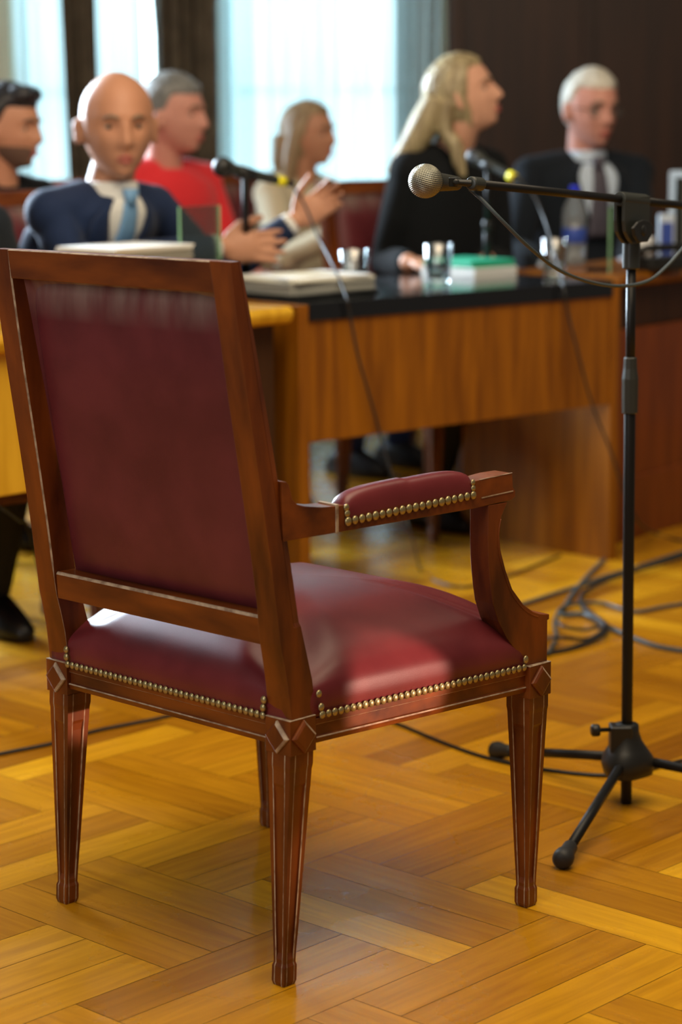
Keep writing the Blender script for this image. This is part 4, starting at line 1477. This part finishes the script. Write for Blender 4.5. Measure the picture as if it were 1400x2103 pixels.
    if glasses:
        mm = MB()
        for sx in (1, -1):
            c = hp(sx * 0.033, -0.002, 0.014)
            ring = [c + HM @ Vector((math.cos(a) * 0.025 * S, 0, math.sin(a) * 0.018 * S)) for a in (2 * math.pi * k / 24 for k in range(25))]
            mm.tube(ring, 0.0013, 6)
            mm.tube([c + HM @ Vector((sx * 0.025 * S, 0, 0.004)), hd + HM @ (Vector((sx * 0.079, 0.01, 0.004)) * S), hd + HM @ (Vector((sx * 0.083, -0.03, -0.01)) * S)], 0.0014, 6)
        mm.tube([hp(-0.009, 0.0, 0.016), hp(0.009, 0.0, 0.016)], 0.0014, 6)
        gl = part(mm, 'glasses', 'satin_plastic', smooth=True)
        for sx in (1, -1):
            c = hp(sx * 0.033, -0.002, 0.014)
            mm = MB(); mm.ball(c, (0.0245 * S, 0.0012, 0.0175 * S), 20, M=HM)
            mm.v = [tuple(Vector(v) - O) for v in mm.v]; mm.build('lens', 'glass', gl, smooth=True)
    # hair: a shell that rises out of the scalp where the mask is on
    if hair:
        mt, mask, th = hair
        def off(d):
            k = mask(d)
            nz = noise.noise(Vector((d[0] * 9, d[1] * 9, d[2] * 5)))
            return -0.004 + (th + 0.004) * sstep(k) * (1 + 0.25 * nz)
        mm = MB()
        mm.loft([[hd + HM @ (p * S) for p in r] for r in head_rings(P, off)])
        if extra_hair:
            extra_hair(mm, hd, HM, S)
            part(mm, 'hair', mt, remesh=0.0045, relax=3)
        else:
            part(mm, 'hair', mt, smooth=True)
    if beard:
        mm = MB()
        mm.loft([[hd + HM @ (p * S) for p in r] for r in head_rings(P, lambda d: -0.003 + 0.0042 * sstep((-d[2] - 0.28) * 4) * sstep((d[1] + 0.25) * 3) * (1 - ga(d[0], 0.16) * ga(d[2] + 0.62, 0.16)))])
        part(mm, 'beard', beard, smooth=True)
    # jacket / top
    tors = [(0.0, .185, .130), (0.18, .172, .125), (0.40, .175, .125), (0.62, .190, .130), (0.80, .195, .122), (0.90, .175, .105), (0.965, .115, .085), (1.0, .075, .070)]

    def torso_pt(t, ang, out=0.0):
        a = interp([(q[0], q[1]) for q in tors], t) * build + out
        c = interp([(q[0], q[2]) for q in tors], t) * build + out
        x, y = math.sin(ang), math.cos(ang)
        x = math.copysign(abs(x) ** (2 / 2.3), x); y = math.copysign(abs(y) ** (2 / 2.3), y)
        return sp(t) + Rt * x * a + F * y * c
    mm = MB()
    mm.loft([oval(sp(t), Rt, F, a * build, c * build) for t, a, c in tors])
    for sx, el, wr, hdn in arms:
        dd = (wr - el)
        mm.capsule([nb - Vector((0, 0, 0.035)) + Rt * sx * 0.02, nb.lerp(sh[sx], 0.55) + Vector((0, 0, 0.002)), sh[sx]], [0.052, 0.056, 0.062], 18)
        cuff = el + dd * (1 - 0.03 / dd.length - sleeve_cut)
        mm.capsule([shc + Rt * sx * 0.07, sh[sx], sh[sx].lerp(el, 0.5), el, el.lerp(cuff, 0.5), cuff], [0.072, 0.064, 0.058, 0.051, 0.045, 0.037], 18)
        if collar and shirt:
            cf = MB().tube([cuff - dd * 0.02, cuff + dd.normalized() * 0.022], [0.036, 0.034], 16)
            part(cf, 'shirt_cuff', shirt, smooth=True)
    part(mm, 'jacket' if shirt else 'top', top, remesh=0.0075, relax=6)
    if shirt:
        # open V of the shirt on the chest
        rows = []
        for j in range(15):
            t = 0.50 + 0.485 * j / 14
            wdt = 0.03 + 0.33 * (j / 14) ** 1.1
            rows.append([torso_pt(t, wdt * (2 * i / 12 - 1), 0.009) for i in range(13)])
        mm = MB(); grid_mesh(mm, rows)
        part(mm, 'shirt', shirt, smooth=True, solid=0.006)
        mm = MB()
        cn = nb.lerp(neck_top, 0.35)
        mm.loft([oval(cn + Vector((0, 0, -0.045)) - F * 0.004, Rt, F, .074, .078, seg=28, pw=2), oval(cn + F * 0.004, Rt, F, .066, .070, seg=28, pw=2), oval(cn + Vector((0, 0, 0.003)) + F * 0.004, Rt, F, .062, .066, seg=28, pw=2), oval(cn + Vector((0, 0, -0.04)), Rt, F, .064, .066, seg=28, pw=2)], cap=False)
        part(mm, 'shirt_collar', shirt, smooth=True)
    if lapels:
        for sx in (1, -1):
            rows = []
            for j in range(13):
                t = 0.48 + 0.50 * j / 12
                w0 = 0.025 + 0.33 * (j / 12) ** 1.1
                w1 = w0 + 0.28 * math.sin(math.pi * min(1, (j / 12) * 0.75 + 0.08)) * (1 if j < 10 else 0.75)
                rows.append([torso_pt(t, sx * (w0 + (w1 - w0) * i / 4), 0.013 - 0.003 * i / 4) for i in range(5)])
            mm = MB(); grid_mesh(mm, rows); part(mm, 'lapel', top, smooth=True, solid=0.006)
    if tie:
        rows = []
        for j in range(15):
            t = 0.50 + 0.455 * j / 14
            wdt = 0.040 - 0.020 * (j / 14)
            rows.append([torso_pt(t, 0, 0.016) + Rt * wdt * x for x in (-1, -.4, 0, .4, 1)])
        mm = MB(); grid_mesh(mm, rows)
        part(mm, 'tie', tie, smooth=True, solid=0.006)
        kp = torso_pt(0.965, 0, 0.012) + Vector((0, 0, 0.012)) + F * 0.006
        mm = MB(); mm.loft([oval(kp + Vector((0, 0, -0.022)), Rt, F, .014, .010, seg=12), oval(kp + Vector((0, 0, 0.02)), Rt, F, .024, .014, seg=12)])
        part(mm, 'tie_knot', tie, smooth=True)
    if pin:
        mm = MB(); mm.ball(torso_pt(0.80, -0.62, 0.018), (0.009, 0.009, 0.009), 12)
        part(mm, 'lapel_pin', 'chrome', smooth=True)
    # legs and shoes
    mm = MB()
    feet = []
    for sx in (1, -1):
        h = hip + Rt * sx * 0.09 + Vector((0, 0, -0.02))
        k = hip + F * reach + Rt * sx * 0.13 + Vector((0, 0, -0.03))
        a = Vector((k.x, k.y, 0.10)) - F * (0.05 if reach > 0.4 else 0.18)
        mm.capsule([h, k, a], [0.095, 0.066, 0.048], 16)
        feet.append(a)
    mm.ball(hip + Vector((0, 0, -0.01)), (0.16, 0.14, 0.11), 18)
    part(mm, 'trousers', legs, remesh=0.012, relax=4)
    for a in feet:
        mm = MB()
        A = Vector((a.x, a.y, 0))
        mm.loft([oval(A - F * 0.05 + Vector((0, 0, 0.0)) + F * 0.08, Rt, F, .045, .145, seg=24), oval(A + F * 0.03 + Vector((0, 0, 0.03)), Rt, F, .047, .147, seg=24), oval(A + F * 0.015 + Vector((0, 0, 0.06)), Rt, F, .042, .115, seg=24), oval(A - F * 0.012 + Vector((0, 0, 0.095)), Rt, F, .038, .055, seg=24)])
        part(mm, 'shoe', 'shoe', smooth=True)
    return b, F, Rt


def short_hair(d, front=0.45, side=-0.15, back=-0.62):
    """mask of a short haircut: positive where hair grows"""
    lim = front if d[1] > 0.35 else (side + (front - side) * sstep(d[1], -0.1, 0.35) if d[1] > -0.1 else back + (side - back) * sstep(d[1], -0.6, -0.1))
    return (d[2] - lim) * 6 + 0.3


light_chair = make_armchair(False)


def chair_for(pelvis, F, label, first=[True]):
    c = light_chair if first[0] else copy_tree(light_chair)
    first[0] = False
    F = Vector((F.x, F.y, 0)).normalized()
    p = Vector(pelvis) - F * 0.20
    c.location = (p.x, p.y, 0)
    c.rotation_euler = (0, 0, math.atan2(F.y, F.x) - math.pi / 2)
    tag(c, label, 'chair', 'armchairs behind the desks')
    return c


FD = Vector((0.66, -0.75, 0))        # the way people sit, facing the hall


def sit(head, F, back, z=0.60, side=0.0):
    F = Vector((F[0], F[1], 0)).normalized()
    return (head[0] - F.x * back + F.y * side, head[1] - F.y * back - F.x * side, z)


# bald man in the navy suit, both hands raised over the desk
hb = (-0.563, 5.72, 1.222)
Fb = (0.72, -0.69)
pv = sit(hb, Fb, 0.27)
bald, F_, R_ = make_person('bald man in a navy suit and pale blue tie, gesturing with both hands', hb, (0.30, -1, -0.04), Fb, pv, skin='skin_tan', P={'w': 1.06, 'jaw': 0.27, 'nose': 0.027}, top='navy_suit', shirt='shirt_white', tie='tie_blue', lapels=True,
    scale=1.13, neck_len=0.115, shw=0.175, brow='brow_light',
    hands={1: dict(wrist=(-0.312, 5.84, 0.905), elbow=(-0.673, 5.62, 0.875), dir=(1, 0.15, 0.0), palm=(-0.1, 0.95, -0.15), thumb=1, curl=0.22, pole=(0.0, -0.15, -1), scale=1.12),
           -1: dict(wrist=(-0.121, 6.1, 0.959), dir=(0.75, 0.0, 0.50), palm=(-0.1, -0.9, 0.1), thumb=-1, curl=0.45, pole=(-0.2, 0.2, -1), scale=1.05)})
chair_for(pv, Vector((*Fb, 0)), 'burgundy leather armchair the bald man sits on')

# grey-haired man in red
hg = (-0.537, 7.25, 1.253)
Fg = (0.70, -0.71)
pv = sit(hg, Fg, 0.05)


def m_grey(d): return short_hair(d, 0.50, -0.05, -0.55)


make_person('grey-haired man in a bright red top, seated behind the bald man', hg, (1, -0.30, 0.0), Fg, pv, skin='skin_pink', top='red_knit', hair=('hair_grey', m_grey, 0.012), brow='brow_light', scale=1.06, build=1.08, P={'w': 1.05}, vox=0.007)
chair_for(pv, Vector((*Fg, 0)), 'armchair under the grey-haired man in red')

# dark-haired man at the left edge
hy = (-0.976, 6.6, 1.218)
pv = sit(hy, (0.75, -0.66), 0.02)


def m_young(d): return short_hair(d, 0.52, -0.10, -0.5)


def quiff(mm, hd, HM, S):
    for x in (-0.03, 0, 0.03):
        mm.ball(hd + HM @ (Vector((x, 0.055, 0.098)) * S), (0.035, 0.045, 0.028), 14, M=HM)


make_person('dark-haired bearded young man in a black sweater at the left edge', hy, (1, -0.28, -0.06), (0.75, -0.66), pv, skin='skin_tan', top='black_cloth', hair=('hair_black', m_young, 0.016), extra_hair=quiff, beard='stubble', scale=1.0, reach=0.28, vox=0.007)
chair_for(pv, Vector((0.75, -0.66, 0)), 'armchair under the dark-haired bearded man')

# person in black, only the shoulder and arm reach the picture
hk = (-0.936, 5.2, 1.193)
pv = sit(hk, (0.62, -0.78), 0.12)
make_person('person in a black jacket cut off by the left edge, only the shoulder showing', hk, (0.6, -1, 0), (0.62, -0.78), pv, skin='skin_fair', reach=0.26, top='charcoal_suit', shirt='shirt_white', hair=('hair_black', m_young, 0.012), vox=0.008)
chair_for(pv, Vector((0.62, -0.78, 0)), 'armchair under the person in the black jacket')

# woman in the cream jacket
hw = (-0.108, 8, 1.183)
Fw = (0.75, -0.66)
pv = sit(hw, Fw, 0.06)


def m_woman(d):
    lim = 0.60 if d[1] > 0.45 else (-0.2 + 0.8 * sstep(d[1], 0.05, 0.45) if d[1] > 0.05 else -0.75)
    return (d[2] - lim) * 6 + 0.3


def bob(mm, hd, HM, S):
    dn = Vector((0, 0, -1))
    for sx in (1, -1):
        a = hd + HM @ (Vector((sx * 0.070, -0.015, 0.03)) * S)
        mm.tube([a, a + dn * 0.08 + HM @ Vector((sx * 0.012, -0.012, 0)), a + dn * 0.15 + HM @ Vector((sx * 0.014, -0.02, 0)), a + dn * 0.20 + HM @ Vector((sx * 0.005, -0.02, 0))], [0.026, 0.030, 0.028, 0.014], 14, smooth_path=3)
    a = hd + HM @ (Vector((0, -0.085, 0.0)) * S)
    for x in (-0.045, 0, 0.045):
        c = HM @ Vector((x, 0, 0))
        mm.tube([a + c, a + c + dn * 0.09, a + c + dn * 0.17], [0.036, 0.040, 0.018], 14, smooth_path=3)


make_person('woman with straight light brown hair in a cream jacket, before the window', hw, (1, -0.42, 0.02), Fw, pv, skin='skin_tan', P={'nose': 0.020, 'w': 0.95}, top='cream_cloth', hair=('hair_light_brown', m_woman, 0.012), extra_hair=bob, brow='brow_light', scale=0.95, build=0.86, shw=0.165, vox=0.0065,
    hands={1: dict(wrist=(0.027, 7.62, 0.866), dir=(-0.8, -0.2, 0.45), palm=(0.1, 0.9, 0.2), thumb=-1, curl=0.8, scale=0.95),
           -1: dict(wrist=(0.083, 7.72, 0.847), dir=(-0.9, -0.3, 0.2), palm=(0.1, 0.8, 0.3), thumb=1, curl=0.8, scale=0.95)}, legs='jeans')
chair_for(pv, Vector((*Fw, 0)), 'armchair under the woman in cream')

# blonde woman in black
hl = (0.373, 6.78, 1.302)
Fl = (0.62, -0.78)
pv = sit(hl, Fl, 0.09)


def m_blonde(d):
    lim = 0.62 if d[1] > 0.5 else (-0.1 + 0.72 * sstep(d[1], 0.12, 0.5) if d[1] > 0.12 else -0.85)
    return (d[2] - lim) * 6 + 0.3


def long_hair(mm, hd, HM, S):
    dn = Vector((0, 0, -1)); W = Vector((-1, 0, 0))
    a = hd + HM @ (Vector((0, -0.085, 0.01)) * S)
    for k, x in enumerate((-0.055, -0.02, 0.02, 0.055)):
        c = HM @ Vector((x, 0.01 * abs(x) * 20, 0))
        mm.tube([a + c, a + c + dn * 0.06 + W * 0.03, a + c + dn * 0.12 + W * 0.065, a + c + dn * 0.17 + W * 0.10, a + c + dn * 0.22 + W * 0.14], [0.040, 0.046, 0.042, 0.032, 0.014], 14, smooth_path=3)
    for sx, ly in ((1, -0.02), (-1, 0.0)):
        b = hd + HM @ (Vector((sx * 0.073, ly - 0.02, -0.01)) * S)
        mm.tube([b, b + dn * 0.08 + HM @ Vector((0, -0.01, 0)), b + dn * 0.13 + HM @ Vector((0, 0.01, 0)) + Vector((0.01, -0.01, 0)), b + dn * 0.18 + Vector((0.03, -0.02, 0)), b + dn * 0.22 + Vector((0.045, -0.03, 0))], [0.020, 0.024, 0.024, 0.020, 0.008], 12, smooth_path=3)


make_person('blonde long-haired woman in black, looking up to the right', hl, (1, -0.10, 0.30), Fl, pv, skin='skin_fair', P={'nose': 0.027, 'w': 0.95}, top='black_cloth', hair=('hair_blonde', m_blonde, 0.013), extra_hair=long_hair, brow='brow_light', scale=0.98, build=0.98, shw=0.165, neck_len=0.115, reach=0.28,
    hands={1: dict(wrist=(0.203, 6.52, 0.82), dir=(0.9, -0.25, -0.05), palm=(0, 0, -1), thumb=-1, curl=0.3, pole=(-0.25, 0.2, -1)),
           -1: dict(wrist=(0.444, 6.66, 0.814), dir=(-0.5, -0.6, 0), palm=(0, 0, -1), thumb=1, curl=0.4)}, vox=0.0055)
chair_for(pv, Vector((*Fl, 0)), 'armchair under the blonde woman in black')

# white-haired man with glasses
ho = (0.833, 7.4, 1.265)
Fo = (0.30, -0.95)
pv = sit(ho, Fo, 0.06)


def m_old(d): return short_hair(d, 0.55, 0.0, -0.5)


make_person('white-haired man with glasses, dark suit and grey tie', ho, (0.48, -1, -0.10), Fo, pv, skin='skin_pink', P={'w': 1.0, 'jaw': 0.22}, top='charcoal_suit', shirt='shirt_blue', tie='tie_dark', lapels=True, hair=('hair_white', m_old, 0.009), glasses=True, brow='brow_light', scale=1.05, build=1.12, shw=0.17, pin=True, vox=0.0055, reach=0.28,
    hands={1: dict(wrist=(0.666, 7, 0.765), dir=(0.8, -0.4, 0), palm=(0, 0, -1), thumb=-1, curl=0.4),
           -1: dict(wrist=(0.907, 7.02, 0.762), dir=(-0.8, -0.5, 0), palm=(0, 0, -1), thumb=1, curl=0.4)})
chair_for(pv, Vector((*Fo, 0)), 'armchair under the white-haired man with glasses')
